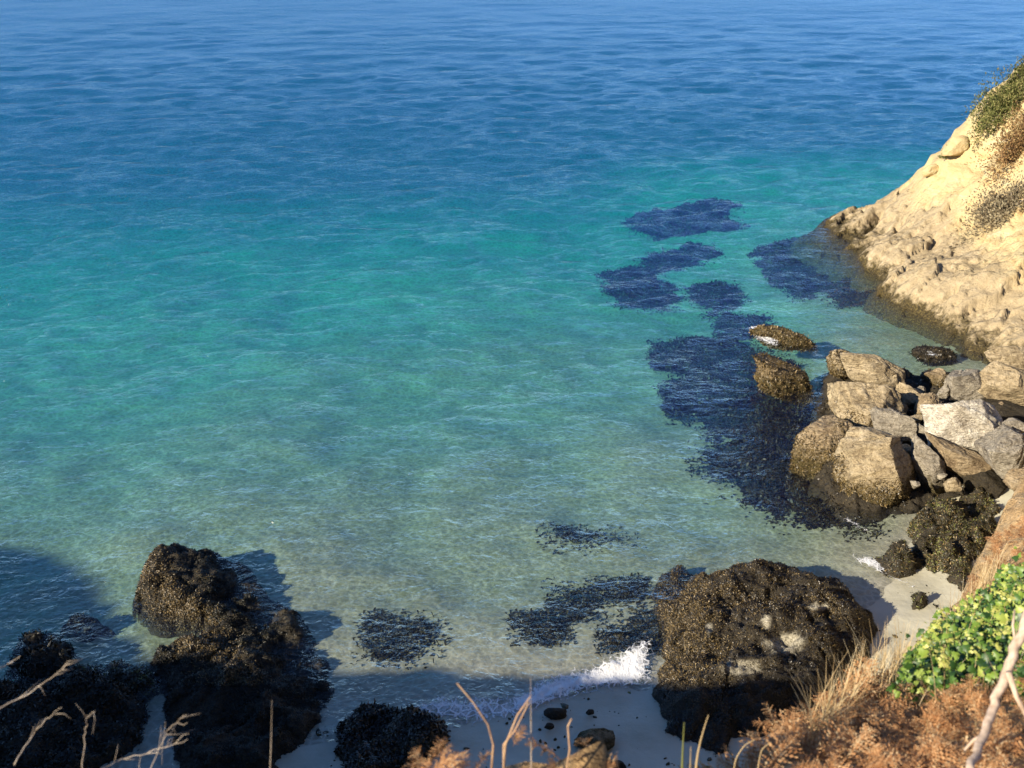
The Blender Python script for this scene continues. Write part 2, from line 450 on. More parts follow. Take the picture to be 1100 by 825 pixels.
M_FOAM = m_foam('sea_foam', 0.50, 0.80, 5.0)

# ================================================================== the setting
# ---- seabed and beach: one sheet to the horizon
SHX = np.array([-200, -30, -14, -8, -4, -2, 0, 2.5, 4.5, 6.5, 8, 9.5, 11, 13, 16, 22, 40, 200], float)
SHY = np.array([9, 11, 12.6, 13.2, 14.2, 14.7, 15.1, 15.6, 16.2, 17.0, 18.3, 19.9, 22.3, 26.0, 29.5, 33, 36, 40], float)
PD = np.array([-60, -12, -4, -1.5, 0, 1, 2.5, 5, 9, 14, 22, 32, 45, 70, 110, 200, 9000], float)
PZ = np.array([1.6, 1.2, .5, .18, 0, -.10, -.25, -.50, -.80, -1.25, -1.85, -2.6, -3.8, -8.0, -15.5, -22, -22], float)
def seabed(x, y):
    s = np.interp(x, SHX, SHY)
    d = y - s
    z = np.interp(d, PD, PZ)
    P = np.stack([np.asarray(x, float), np.asarray(y, float), np.zeros_like(np.asarray(x, float))], -1)
    near = 1 - smooth(90, 140, np.asarray(y, float))
    z = z + near * (fbm(P * 0.22, 3, 3) * 0.16 * smooth(0, 8, d) + fbm(P * 1.1, 2, 9) * 0.03)
    left = smooth(-6, -13, np.asarray(x, float)) * smooth(2, 10, d) * (1 - smooth(40, 80, d))
    return z - 0.25 * left
gx = np.concatenate([np.linspace(-4000, -80, 14), np.linspace(-70, -22, 30), np.arange(-21, 26, 0.16), np.linspace(27, 70, 30), np.linspace(80, 4000, 14)])
gy = np.concatenate([np.linspace(-60, 8, 12), np.arange(8.3, 48, 0.16), np.arange(48.5, 100, 1.0), np.linspace(104, 240, 20), np.linspace(300, 7000, 12)])
X, Y = np.meshgrid(gx, gy)
structure(mesh_obj('seabed', np.stack([X, Y, seabed(X, Y)], -1).reshape(-1, 3), grid_faces(len(gx), len(gy)), M_SAND),
          'pale sand beach and seabed shelving away under clear water', 'seabed')

# ---- water body
wy = [7.0]
while wy[-1] < 420:
    wy.append(wy[-1] + max(0.05, 0.9 * wy[-1] ** 2 / (CAM_H * 1000)))
wy = np.array(wy + [500, 700, 1100, 2000, 3600, 6900])
nc = 620
U, Yw = np.meshgrid(np.linspace(-1, 1, nc), wy)
U = np.sign(U) * (0.62 * np.abs(U) + 0.38 * np.abs(U) ** 4)
half = 16 + 0.95 * Yw
Xw = U * half
dyw = np.gradient(wy)[:, None]
Zw = np.zeros_like(Xw)
calm = 0.12 + 0.88 * smooth(0, 30, Yw - np.interp(Xw, SHX, SHY))
c_, s_ = math.cos(R_(-13)), math.sin(R_(-13))
for k, (lam, amp) in enumerate([(11, .04), (5.5, .10), (2.7, .13), (1.4, .115), (0.75, .075), (0.42, .030)]):
    w_ = smooth(1.1, 2.4, lam / dyw) * np.ones_like(Xw)
    Q = np.stack([(Xw * c_ - Yw * s_) / lam * 0.8, (Xw * s_ + Yw * c_) / lam * 1.3, 0 * Xw + k * 7.7], -1)
    Q[..., :2] += 0.25 * np.stack([np.sin(Q[..., 1] * 1.3 + k), np.cos(Q[..., 0] * 1.7)], -1)
    nz = vnoise(Q, 300 + k)
    Zw += amp * w_ * (nz + 0.5 * (0.4 - np.abs(nz)))
Zw *= calm
top = np.stack([Xw, Yw, Zw], -1).reshape(-1, 3)
nr = len(wy); zb = -24.0
Fw = grid_faces(nc, nr).tolist()
ring = [j for j in range(nc)] + [i * nc + nc - 1 for i in range(1, nr)] + [(nr - 1) * nc + j for j in range(nc - 2, -1, -1)] + [i * nc for i in range(nr - 2, 0, -1)]
low = top[ring].copy(); low[:, 2] = zb
n0 = len(top); m_ = len(ring)
for k in range(m_):
    k2 = (k + 1) % m_
    Fw.append([ring[k2], ring[k], n0 + k, n0 + k2])
Fw.append([n0 + k for k in range(m_ - 1, -1, -1)])
structure(mesh_obj('sea', np.concatenate([top, low]), Fw, M_WATER, smooth_shade=True), 'clear sea, turquoise over sand and deep blue farther out', 'sea')

# ---- headland
def W(u, v, z=0.0): return tuple(at_z(u, v, z))
def D(u, v, y): return tuple(at_y(u, v, y))
hp = [W(895, 243), W(905, 263), W(925, 285), W(945, 312), W(975, 333), W(1010, 353), W(1045, 371), W(1068, 388), W(1100, 398, .4),
      D(925, 222, 49.3), D(955, 217, 48.8), D(980, 197, 48), D(995, 183, 47.5), D(1015, 160, 47), D(1050, 131, 46.5), D(1085, 98, 46), D(1112, 66, 46),
      D(1000, 262, 42), D(1000, 222, 44.5), D(1050, 222, 42.5), D(1050, 282, 38.3), D(1090, 332, 34.3), D(1095, 282, 36.5), D(1095, 222, 40.5),
      D(1095, 162, 43), D(1060, 172, 45), D(960, 252, 45.4), D(960, 290, 40.6), D(1050, 340, 34.7),
      (35, 45, 13.5), (35, 35, 10), (28, 33, 4.5), (35, 25, 7), (46, 45, 16), (46, 25, 11), (25, 28, 2.2), (20, 29, 0.9),
      (15, 54, -4), (19, 54.5, -4), (24, 56, -3), (36, 60, -2), (48, 62, -1), (11.5, 50, -4), (14.3, 42, -3.6), (14.6, 36, -2.8), (15.3, 31.5, -1.6), (17, 27, 0.2), (25, 20, 1.5), (40, 15, 6)]
head_f = tps(hp)
def headland(x, y):
    z = head_f(x, y)
    P = np.stack([x, y, z], -1)
    low = 1 - smooth(1.6, 3.8, z + 0.5 * vnoise(P * 0.5, 61))          # fractured ledges at the foot, an earthier face above
    wq = np.stack([x, y], -1) + 0.22 * np.stack([fbm(P * 1.1, 3, 8), fbm(P * 1.1, 3, 18)], -1)
    ca, sa = math.cos(0.55), math.sin(0.55)
    A = np.stack([(wq[..., 0] * ca + wq[..., 1] * sa) / 2.3, (-wq[..., 0] * sa + wq[..., 1] * ca) / 1.05], -1)
    e1, v1 = blocks(A, 5)
    e2, v2 = blocks(A * 2.6 + 3.1, 6)
    e3, v3 = blocks(A * 6.1 + 1.7, 7)
    amt = 0.25 + 0.75 * low
    z = z + amt * (0.21 * v1 + 0.10 * v2 + 0.035 * v3)
    z = z - amt * (0.22 * (1 - smooth(0, 0.07, e1)) + 0.05 * (1 - smooth(0, 0.10, e2)))
    z = z + 0.05 * fbm(P * 2.6, 5, 5, 0.62)
    up = 1 - low
    tz = (z + 0.16 * (x - 16) + 0.10 * (y - 40) + 0.45 * fbm(P * 0.45, 3, 13)) / 0.62; tf = tz - np.floor(tz)
    z = z + low * 0.62 * 0.30 * (smooth(0.42, 0.72, tf) - tf) * np.clip(0.5 + 1.5 * vnoise(P * 0.5, 91), 0, 1.4)                                     # tilted rock beds
    gl = np.stack([(x * 0.75 - y * 0.65) * 0.9, (x * 0.65 + y * 0.75) * 0.22, 0 * x], -1)       # gullies running down the face
    z = z - up * 0.30 * np.clip(ridged(gl, 3, 33) - 0.35, 0, 1) + up * 0.22 * fbm(P * 0.55, 4, 2)
    st = 0.85; q = (z + 0.35 * vnoise(P * 0.35, 3)) / st; fr = q - np.floor(q)
    z = z + up * 0.45 * st * (smooth(0.25, 0.8, fr) - fr)
    notch = np.exp(-(((x - 17.6) * 0.8 - (y - 47.4) * 0.6) / 0.25) ** 2) * np.exp(-(((x - 17.6) * 0.6 + (y - 47.4) * 0.8) / 1.4) ** 2)
    return z - 0.6 * notch
hx = np.concatenate([np.arange(11, 25.5, 0.085), np.arange(26, 50, 0.8)])
hy = np.concatenate([np.arange(24, 29, 0.35), np.arange(29, 53, 0.085), np.arange(53.5, 64, 0.8)])
X, Y = np.meshgrid(hx, hy)
Z = headland(X, Y)
P = np.stack([X, Y, Z], -1)
pale = np.clip(smooth(1.3, 2.5, Z + 0.55 * fbm(P * 0.5, 3, 44) + 0.16 * (X - 19)), 0, 1)
ho = mesh_obj('headland', P.reshape(-1, 3), grid_faces(len(hx), len(hy)), M_HEAD)
attr(ho, 'pale', pale)
structure(ho, 'sunlit ochre headland sloping down into the sea', 'headland')

# ---- the cliff the photograph is taken from
rim = [(-60, 3.2, 17.0), (-48, 3.0, 15.6), (-41, 3.0, 14.9), (-36.5, 3.0, 13.6), (-33, 3, 12.1), (-28, 3, 11.6), (-20, 2.8, 11.45), (-11, 2.7, 11.2), (-5, 2.65, 11.2), (-2, 2.6, 11.15),
       D(380, 850, 2.6), D(540, 832, 2.6), D(680, 850, 2.7), D(790, 838, 3.0), D(850, 806, 3.6), D(900, 776, 4.2), D(950, 738, 5), D(990, 700, 5.8),
       D(1030, 652, 7.2), D(1048, 608, 9), D(1080, 552, 11), D(1105, 507, 13), (9.6, 16.0, 5.3), (12, 19.5, 4.2), (15, 23, 3.2), (20, 27, 2.4), (30, 33, 2.4)]
inner = [D(1000, 805, 3.2), D(1090, 800, 3.1), D(1090, 705, 4.2), D(1040, 725, 4.3), D(1095, 625, 6.3), D(1098, 572, 8.4), D(950, 795, 3.5),
         (0, 0, 11.8), (-3, 0, 11.5), (3, 0, 11.9), (0.4, 1.6, 11.15), (0, -6, 12.6), (6, 0, 13), (8, 4, 12.6), (9.5, 8, 11.2), (11, 12, 9.2), (14, 16, 7.5), (20, 16, 9), (20, 4, 13.5), (-10, -4, 11.8), (-25, -6, 13.0), (-45, -6, 17), (20, -10, 14), (-60, -10, 18), (0, -12, 13.5)]
cliff_f = tps(rim + inner)
rp = np.array(rim)
rt = np.linspace(0, 1, 1500) * (len(rp) - 1)
RIM = np.stack([np.interp(rt, np.arange(len(rp)), rp[:, k]) for k in range(3)], 1)
def cliff(x, y):
    x = np.asarray(x, float); y = np.asarray(y, float)
    shp = x.shape; xr = x.ravel(); yr = y.ravel()
    out = yr > np.interp(xr, RIM[:, 0], RIM[:, 1])
    z = cliff_f(xr, yr)
    ix = np.where(out)[0]
    for c0 in range(0, len(ix), 4000):
        s = ix[c0:c0 + 4000]
        d2 = (xr[s][:, None] - RIM[None, :, 0]) ** 2 + (yr[s][:, None] - RIM[None, :, 1]) ** 2
        k = d2.argmin(1); d = np.sqrt(d2[np.arange(len(s)), k])
        z[s] = RIM[k, 2] - np.where(RIM[k, 0] > 0.8, 9.0, 2.6) * d - 0.1 * smooth(0, .3, d)
    P = np.stack([xr, yr, z], -1)
    z = z + 0.05 * fbm(P * 1.7, 4, 31) + np.where(out & (xr < 0.8), 0.35, 0.0) * fbm(P * 0.9, 4, 77) * smooth(0, 1.5, RIM[0, 2] - z)
    z = z + np.where((xr > 1.5) & (yr > 4), 0.10, 0.0) * fbm(P * 2.6, 4, 41, 0.6)
    far = smooth(7, 12, np.hypot(xr, yr))
    z = z + far * 0.22 * fbm(P * 0.6, 3, 12)
    return z.reshape(shp)
cx = np.concatenate([np.arange(-58, -6, 0.45), np.arange(-5.8, 12, 0.09), np.arange(12.3, 29, 0.6)])
cy = np.concatenate([np.arange(-12, 1.5, 0.6), np.arange(1.6, 14, 0.09), np.arange(14.3, 34, 0.5)])
X, Y = np.meshgrid(cx, cy)
Z = np.maximum(cliff(X, Y), -3)
structure(mesh_obj('cliff', np.stack([X, Y, Z], -1).reshape(-1, 3), grid_faces(len(cx), len(cy)), M_EARTH),
          'earthy orange cliff top sloping down to the cove', 'cliff')

# ================================================================== rocks
def blades(P, Nn, L, Wd, lift=0.35, droop=0.6, seed=1):
    """flat weed fronds growing from points P with normals Nn: (n,3) -> verts, quads"""
    r = np.random.default_rng(seed); n = len(P)
    a = r.normal(size=(n, 3)); a[:, 2] -= droop
    a -= (a * Nn).sum(1)[:, None] * Nn * (1 - lift)
    a += Nn * lift * r.random((n, 1)); a /= np.linalg.norm(a, axis=1)[:, None] + 1e-9
    s = np.cross(a, Nn + r.normal(size=(n, 3)) * 0.35); s /= np.linalg.norm(s, axis=1)[:, None] + 1e-9
    L = (L * (0.5 + r.random(n)))[:, None]; Wd = (Wd * (0.5 + r.random(n)))[:, None]
    b0 = P - Nn * 0.02
    m = P + a * L * 0.55 + Nn * Wd * 0.6
    t = P + a * L - Nn * Wd * 0.3
    V = np.stack([b0 - s * Wd * .35, b0 + s * Wd * .35, m - s * Wd * .6, m + s * Wd * .6, t - s * Wd * .25, t + s * Wd * .25], 1).reshape(-1, 3)
    i = np.arange(n)[:, None] * 6
    Fq = np.concatenate([i + [0, 1, 3, 2], i + [2, 3, 5, 4]], 0)
    return V, Fq
def surf_sample(V, Fq, n, weight=None, seed=0):
    r = np.random.default_rng(seed)
    a, b, c = V[Fq[:, 0]], V[Fq[:, 1]], V[Fq[:, 2]]
    nn = np.cross(b - a, c - a); ar = np.linalg.norm(nn, axis=1) + 1e-12
    w = ar * (weight if weight is not None else 1); w = w / w.sum()
    k = r.choice(len(Fq), n, p=w)
    uv = r.random((n, 2)); f = uv.sum(1) > 1; uv[f] = 1 - uv[f]
    P = a[k] + uv[:, :1] * (b[k] - a[k]) + uv[:, 1:] * (c[k] - a[k])
    return P, nn[k] / ar[k][:, None], k
_ico = {}
def ico(sub):
    if sub not in _ico:
        import bmesh
        bm = bmesh.new(); bmesh.ops.create_icosphere(bm, subdivisions=sub, radius=1)
        bm.verts.ensure_lookup_table()
        _ico[sub] = (np.array([v.co[:] for v in bm.verts]), np.array([[v.index for v in f.verts] for f in bm.faces]))
        bm.free()
    return _ico[sub]
RIGHT = np.array([1, 0, 0.]); UP = np.array([0, SP, CP]); FWD = np.array([0, CP, -SP])
def boulder(name, u, v, wpx, hpx, roll, z, label, cat, mat, seed, depth=0.8, planes=24, cut=0.50, rough=0.05, sub=6, weed=0, weedmat=None, wz=0.5, wl=0.08, group='boulders heaped at the foot of the headland'):
    c = at_z(u, v, z)
    dist = (c - [0, 0, CAM_H]) @ FWD
    a, b = 1.2 * wpx / 2 * dist / F, 1.2 * hpx / 2 * dist / F
    r = np.random.default_rng(seed)
    S, Fq = ico(sub); S = S.copy()
    for _ in range(planes):
        n = r.normal(size=3); n /= np.linalg.norm(n); d = cut * (0.85 + 0.35 * r.random())
        e = np.maximum(S @ n - d, 0); S -= e[:, None] * n * 0.98
    S /= np.abs(S).max(0)
    n0 = S / (np.linalg.norm(S, axis=1)[:, None] + 1e-9)
    bn = r.normal(size=3); bn /= np.linalg.norm(bn)                      # bedding planes of this stone
    bd = np.stack([S @ bn * 5.0, S[:, 0] * 0.9, S[:, 2] * 0.9], 1)
    crack = np.minimum(np.abs(vnoise(bd * 0.9 + seed, seed + 60)) / 0.10, np.abs(vnoise(S * 1.5 + seed * 1.7, seed + 61)) / 0.05)
    S = S + n0 * (rough * (0.8 * fbm(S * 2.0 + seed, 5, seed, 0.6) + 0.6 * (ridged(bd * 0.7, 4, seed + 50, 0.6) - .6)) - 0.055 * (1 - smooth(0, 1, crack)))[:, None]
    cr, sr = math.cos(R_(roll)), math.sin(R_(roll))
    ax = RIGHT * cr - UP * sr; ay = RIGHT * sr + UP * cr
    V = c + S[:, :1] * a * ax + S[:, 1:2] * b * ay + S[:, 2:] * (depth * min(a, b) * 1.0 + 0.15 * max(a, b)) * FWD
    o = mesh_obj(name, V, Fq, mat, loc=c)
    attr(o, 'bare', np.zeros(len(V))); attr(o, 'pale', np.ones(len(V)))
    thing(o, label, cat, group)
    if weed:
        ctr = V[Fq].mean(1)
        w = 1 - smooth(wz - 0.25, wz + 0.3, ctr[:, 2] + 0.3 * fbm(ctr * 1.5, 2, 3))
        w = w * (ctr[:, 2] > -0.5) + 1e-9
        P, Nn, _ = surf_sample(V, Fq, weed, w, seed)
        BV, BF = blades(P, Nn, wl, wl * 0.3, 0.4, 0.5, seed)
        mesh_obj('seaweed', BV, BF, weedmat or M_WRACKGOLD, o, kind='stuff')
    return o

def reef_rock(name, outline, hmax, edge, label, cat, seed, zpx=0.25, base=-0.6, bare=(), n_weed=16000, wl=0.13, gold=None, shape=None, step=0.05, rough=0.16, weedmat=None, goldmat=None, group=None, extra=None):
    poly = np.array([at_z(u, v, zpx)[:2] for u, v in outline])
    x0, y0 = poly.min(0) - 0.4; x1, y1 = poly.max(0) + 0.4
    X, Y = np.meshgrid(np.arange(x0, x1, step), np.arange(y0, y1, step))
    P0 = np.stack([X, Y, 0 * X + seed], -1)
    sd = poly_sd(poly, X + 0.10 * fbm(P0 * 2.2, 3, seed), Y + 0.10 * fbm(P0 * 2.2, 3, seed + 9))
    t = np.clip((sd + 0.12) / edge, 0, 1)
    prof = np.sqrt(np.clip(1 - (1 - t) ** 2, 0, 1))
    h = base + (hmax - base) * prof
    if shape is not None: h = base + (h - base) * shape(X, Y)
    h = h + prof * (rough * fbm(P0 * 1.3, 4, seed + 3) + 0.5 * rough * (ridged(P0 * 2.4, 3, seed + 5) - .6))
    A = np.stack([X * 0.9 + Y * 0.4, Y * 1.3 - X * 0.5], -1) / 0.95 + 0.16 * np.stack([fbm(P0 * 1.7, 3, 4), fbm(P0 * 1.7, 3, 14)], -1)
    e1, v1 = blocks(A, seed); e2, v2 = blocks(A * 2.7 + 1.3, seed + 1)
    h = h + smooth(0, 0.7, prof) * rough * (0.42 * v1 + 0.22 * v2 - 0.26 * (1 - smooth(0, 0.14, e1)) - 0.10 * (1 - smooth(0, .16, e2)))
    keep = sd > -0.12
    V = np.stack([X, Y, h], -1).reshape(-1, 3)
    Fq = grid_faces(X.shape[1], X.shape[0])
    Fq = Fq[keep.ravel()[Fq].all(1)]
    used = np.unique(Fq); mp = -np.ones(len(V), int); mp[used] = np.arange(len(used)); V = V[used]; Fq = mp[Fq]
    c = np.array([V[:, 0].mean(), V[:, 1].mean(), 0.0])
    o = mesh_obj(name, V, Fq, M_WEEDROCK, loc=c)
    bm = np.zeros(len(V))
    pu, pv = proj(V)
    for (u, v, ru, rv) in bare:
        e = ((pu - u) / ru) ** 2 + ((pv - v) / rv) ** 2
        bm = np.maximum(bm, 1 - smooth(0.5, 1.3, e + 0.4 * fbm(V * 4, 2, 8)))
    attr(o, 'bare', bm)
    thing(o, label, cat, group)
    ctr = V[Fq].mean(1); bf = bm[Fq].mean(1)
    clump = np.clip(0.55 + 1.3 * fbm(ctr * 1.5, 4, seed + 71, 0.6), 0.30, 2)
    w = (1 - bf) ** 3 * (ctr[:, 2] > -0.35) * clump + 1e-9
    if n_weed:
        P, Nn, _ = surf_sample(V, Fq, n_weed, w, seed)
        BV, BF = blades(P, Nn, wl, wl * 0.26, 0.35, 0.5, seed)
        mesh_obj('seaweed', BV, BF, weedmat or M_WRACK, o, kind='stuff')
    if gold is not None:
        gw = w * gold(*proj(ctr)) + 1e-9
        P, Nn, _ = surf_sample(V, Fq, int(n_weed * 0.16), gw, seed + 1)
        BV, BF = blades(P + Nn * 0.02, Nn, wl * 0.9, wl * 0.26, 0.5, 0.35, seed + 2)
        mesh_obj('golden_seaweed', BV, BF, goldmat or M_WRACKGOLD, o, kind='stuff')
    return o, poly

# ---- the large rock on the beach, right of the middle
OUT_R = [(712, 600), (732, 592), (766, 606), (817, 604), (859, 612), (904, 628), (931, 648), (946, 668), (942, 690), (930, 712), (911, 744), (893, 768),
         (853, 790), (838, 815), (815, 850), (740, 855), (722, 818), (711, 785), (704, 745), (709, 708), (724, 678), (708, 650), (704, 622)]
def shR(X, Y):
    u, v = proj(np.stack([X, Y, 0 * X + 0.5], -1))
    low = np.exp(-(((u - 735) / 45) ** 2 + ((v - 600) / 45) ** 2))
    front = smooth(735, 800, v)
    return 1 - 0.5 * low - 0.30 * front
bigrock, _ = reef_rock('seaweed_covered_rock', OUT_R, 0.72, 1.15, 'large rounded rock covered in dark brown seaweed on the beach beside the breaking wave', 'rock', 11,
          bare=[(845, 692, 22, 11), (823, 667, 6, 7), (796, 718, 22, 8), (880, 651, 11, 4), (762, 675, 4, 6)],
          n_weed=110000, wl=0.045, rough=0.17, shape=shR, gold=lambda u, v: np.exp(-((u - 735) / 32) ** 2) * (v < 735) + 0.12 * (v < 700))
# ---- the long rock at the left
OUT_L = [(150, 606), (158, 590), (185, 580), (225, 574), (266, 590), (284, 610), (316, 636), (338, 664), (360, 698), (366, 733), (356, 765), (335, 791), (309, 815),
         (300, 850), (180, 850), (172, 775), (178, 735), (160, 715), (161, 695), (178, 682), (206, 676), (228, 668), (232, 660), (216, 654), (189, 655), (160, 648), (147, 632)]
def shL(X, Y):
    u, v = proj(np.stack([X, Y, 0 * X + 0.4], -1))
    e = smooth(0, 75, (u - 165) * 0.72 - (v - 600) * 0.52 + 8)      # falls away to the right, under water
    return 1.0 - 0.30 * e - 0.12 * smooth(690, 780, v)
reef_rock('seaweed_covered_rock', OUT_L, 0.42, 0.7, 'long low rock at the left with its sunlit edge painted in golden fronds', 'rock', 23,
          n_weed=110000, wl=0.05, rough=0.15, weedmat=M_KELP, shape=shL, base=-0.9,
          gold=lambda u, v: np.exp(-(((u - 160) * 0.72 - (v - 600) * 0.52 + 4) / 17.0) ** 2) * (v < 735) * (v > 570))  # sunlight on the left edge put into frond colour
# ---- smaller weed-dark rocks along the bottom of the beach
def dark_rock(outline, h, label, seed, n=6000, edge=0.5, wl=0.10, base=-0.5, **kw):
    return reef_rock('dark_rock', outline, h, edge, label, 'rock', seed, n_weed=n, wl=wl, base=base, group='dark weedy rocks along the shore', **kw)
dark_rock([(366, 770), (392, 755), (432, 758), (470, 765), (482, 785), (470, 812), (430, 840), (375, 840), (360, 800)], 0.42, 'dark wet rock on shaded sand behind the middle bracken', 31, 9000)
dark_rock([(10, 680), (22, 668), (60, 670), (72, 684), (66, 712), (30, 716), (12, 704)], 0.06, 'small dark rock awash in the shaded water at the left edge', 32, 3500, weedmat=M_KELP)
dark_rock([(60, 645), (78, 636), (112, 638), (118, 648), (98, 655), (70, 655)], -0.22, 'dark flat rock just under water beyond the shaded rock', 33, 2500, weedmat=M_KELP, base=-1.1)
dark_rock([(-40, 745), (10, 730), (60, 722), (115, 728), (150, 745), (148, 790), (100, 815), (60, 850), (-60, 850)], 0.32, 'broad black weedy rock behind the bare twigs', 34, 14000, weedmat=M_KELP)
dark_rock([(75, 705), (110, 697), (160, 702), (170, 722), (140, 733), (95, 730)], 0.08, 'low olive weed rock between the twigs and the long rock', 35, 5000, weedmat=M_OLIVE)
# ---- pebbles and small rocks on the shaded sand
def small_stone(u, v, w, h, label, seed, mat=None, z=0.12, group='small stones on the shaded sand'):
    return boulder('stone', u, v, w, h, 0, z, label, 'stone', mat or M_WEEDROCK, seed, 0.8, 8, 0.75, 0.10, 4, group=group)
small_stone(641, 796, 40, 22, 'brown egg-shaped stone on shaded wet sand', 41, M_BROWN, 0.25)
small_stone(597, 766, 20, 12, 'small black stone just below the breaking foam', 42)
small_stone(590, 780, 9, 6, 'tiny dark stone nearest the thin upright stem', 43, z=0.2)
small_stone(634, 765, 8, 5, 'tiny dark pebble above the brown egg-shaped stone', 44, z=0.15)
small_stone(640, 822, 55, 12, 'low dark stone partly out of frame below the brown stone', 45, z=0.3)

# ---- pebbles and scraps of weed strewn over the wet sand
def litter(name, n, mat, seed, size, label, flat, area):
    r = np.random.default_rng(seed); S, Fq = ico(1); V = []; Fs = []; k = 0
    while k < n:
        u, v = r.uniform(area[0], area[2]), r.uniform(area[1], area[3])
        p = at_z(u, v, 0.1); z = float(seabed(p[0], p[1]))
        if z < -0.02 or r.random() > 0.35 + 0.9 * float(vnoise(np.array([p[0] * 1.3, p[1] * 1.3, seed]))): continue
        a = size * (0.4 + 1.4 * r.random() ** 3); T = S * (1 + 0.3 * r.normal(size=S.shape)) * [a * r.uniform(.7, 1.8), a, a * flat]
        c, s_ = math.cos(r.uniform(0, 6.3)), math.sin(r.uniform(0, 6.3))
        V.append(np.stack([T[:, 0] * c - T[:, 1] * s_, T[:, 0] * s_ + T[:, 1] * c, T[:, 2]], 1) + [p[0], p[1], z + a * flat * .4]); Fs.append(Fq + k * len(S)); k += 1
    stuff(mesh_obj(name, np.concatenate(V), np.concatenate(Fs), mat), label, name.split('_')[-1])
litter('beach_pebbles', 150, M_GREY, 46, 0.022, 'small grey pebbles strewn over the wet sand', 0.6, (330, 600, 1010, 845))
litter('weed_scraps', 120, M_OLIVE, 47, 0.035, 'dark scraps of stranded weed on the sand', 0.25, (330, 600, 1010, 845))

# ---- sandbars of weed under water (each patch one bed)
def weed_bed(outline, label, seed, n, h=0.30, wl=0.32, mat=None, dens_edge=0.5, soft=0.5):
    wl = min(wl, 0.15) * (0.75 if h < 0.2 else 1.0); n = int(n * 1.8); h = h * 0.55; soft = min(soft, 0.5)
    poly = []
    for u, v in outline:
        zz = -0.4
        for _ in range(12):
            q = at_z(u, v, zz + h * 0.6); zz = 0.5 * zz + 0.5 * float(seabed(q[0], q[1]))
        poly.append(q[:2])
    poly = np.array(poly)
    x0, y0 = poly.min(0) - soft; x1, y1 = poly.max(0) + soft
    r = np.random.default_rng(seed)
    X, Y = np.meshgrid(np.arange(x0, x1, 0.10), np.arange(y0, y1, 0.10))
    P0 = np.stack([X, Y, 0 * X], -1)
    sd = poly_sd(poly, X, Y) + 0.12 + soft * 0.9 * fbm(P0 * 1.3, 5, seed, 0.65) + 0.22 * fbm(P0 * 5.0, 2, seed + 2)
    hh = seabed(X, Y) - 0.10 + (h + 0.10) * smooth(-0.15, dens_edge, sd) * (0.7 + 0.5 * fbm(P0 * 1.4, 3, seed + 4))
    V = np.stack([X, Y, hh], -1).reshape(-1, 3)
    Fq = grid_faces(X.shape[1], X.shape[0]); keep = (sd > -0.15).ravel()
    Fq = Fq[keep[Fq].all(1)]
    used = np.unique(Fq); mp = -np.ones(len(V), int); mp[used] = np.arange(len(used)); V = V[used]; Fq = mp[Fq]
    c = np.array([V[:, 0].mean(), V[:, 1].mean(), V[:, 2].min()])
    o = mesh_obj('seaweed_bed', V, Fq, M_WEEDROCK, loc=c)
    attr(o, 'bare', np.zeros(len(V)))
    thing(o, label, 'seaweed', 'dark seaweed beds under the clear water')
    P, Nn, _ = surf_sample(V, Fq, n, None, seed)
    shallow = h < 0.12
    BV, BF = blades(P, Nn, wl * (0.7 if shallow else 1), wl * (0.24 if shallow else 0.3), 0.22 if shallow else 0.5, -0.1, seed)
    # stray fronds thin out round the bed
    q = np.stack([r.uniform(x0, x1, 6 * n), r.uniform(y0, y1, 6 * n)], 1)
    e = poly_sd(poly, q[:, 0], q[:, 1]) + soft * 0.9 * fbm(np.column_stack([q, 0 * q[:, 0]]) * 1.3, 3, seed)
    q = q[(e < (9 if shallow else 0.1)) & (r.random(len(q)) < 0.5 * np.exp(np.minimum(e, 0) / 0.22))][:n // 2]
    P2 = np.column_stack([q, seabed(q[:, 0], q[:, 1])])
    V2, F2 = blades(P2, np.tile([[0, 0, 1.0]], (len(P2), 1)), wl, wl * 0.3, 0.3, 0, seed + 5)
    BF = np.concatenate([BF, F2 + len(BV)]); BV = np.concatenate([BV, V2])
    BV[:, 2] = np.minimum(BV[:, 2], np.maximum(-0.03, BV[:, 2] * 0))
    mesh_obj('frond', BV, BF, M_KELP if mat is None else M_DARKOLIVE, o, kind='stuff')
    return o
weed_bed([(722, 418), (760, 405), (800, 418), (850, 432), (880, 440), (872, 470), (885, 520), (905, 552), (880, 553), (845, 540), (815, 520), (790, 508), (762, 492), (790, 470), (765, 450), (735, 436)],
         'largest dark seaweed bed, under water left of the boulders', 51, 16000, 0.5)
weed_bed([(706, 372), (740, 362), (790, 366), (830, 385), (850, 400), (800, 402), (760, 398), (715, 392)], 'dark seaweed bed left of the two small sea rocks', 52, 7000, 0.5)
weed_bed([(650, 292), (690, 284), (700, 300), (722, 318), (712, 330), (685, 326), (665, 312)], 'slanting dark seaweed bed farthest left in the turquoise water', 53, 4500, 0.6, 0.45)
weed_bed([(745, 308), (775, 302), (792, 318), (770, 330), (750, 322)], 'small round seaweed bed straight out from the sea rocks', 54, 3000, 0.6, 0.45)
weed_bed([(676, 236), (700, 226), (745, 218), (790, 216), (770, 228), (792, 240), (745, 244), (715, 250), (696, 244)], 'far seaweed bed making the blue water dark off the headland tip', 55, 6000, 0.9, 0.6, soft=1.2)
weed_bed([(815, 268), (850, 258), (893, 262), (918, 290), (945, 318), (915, 320), (880, 304), (860, 312), (838, 292)], 'wide seaweed bed along the foot of the headland', 56, 9000, 0.8, 0.5, soft=0.9)
weed_bed([(690, 275), (740, 262), (770, 270), (745, 282), (705, 288)], 'faint thin seaweed bed between two darker ones offshore', 57, 2000, 0.5, 0.45, soft=0.7)
weed_bed([(770, 335), (815, 338), (830, 352), (800, 358), (775, 350)], 'little seaweed bed behind the foam-splashed sea rock', 58, 2500, 0.5, 0.4)
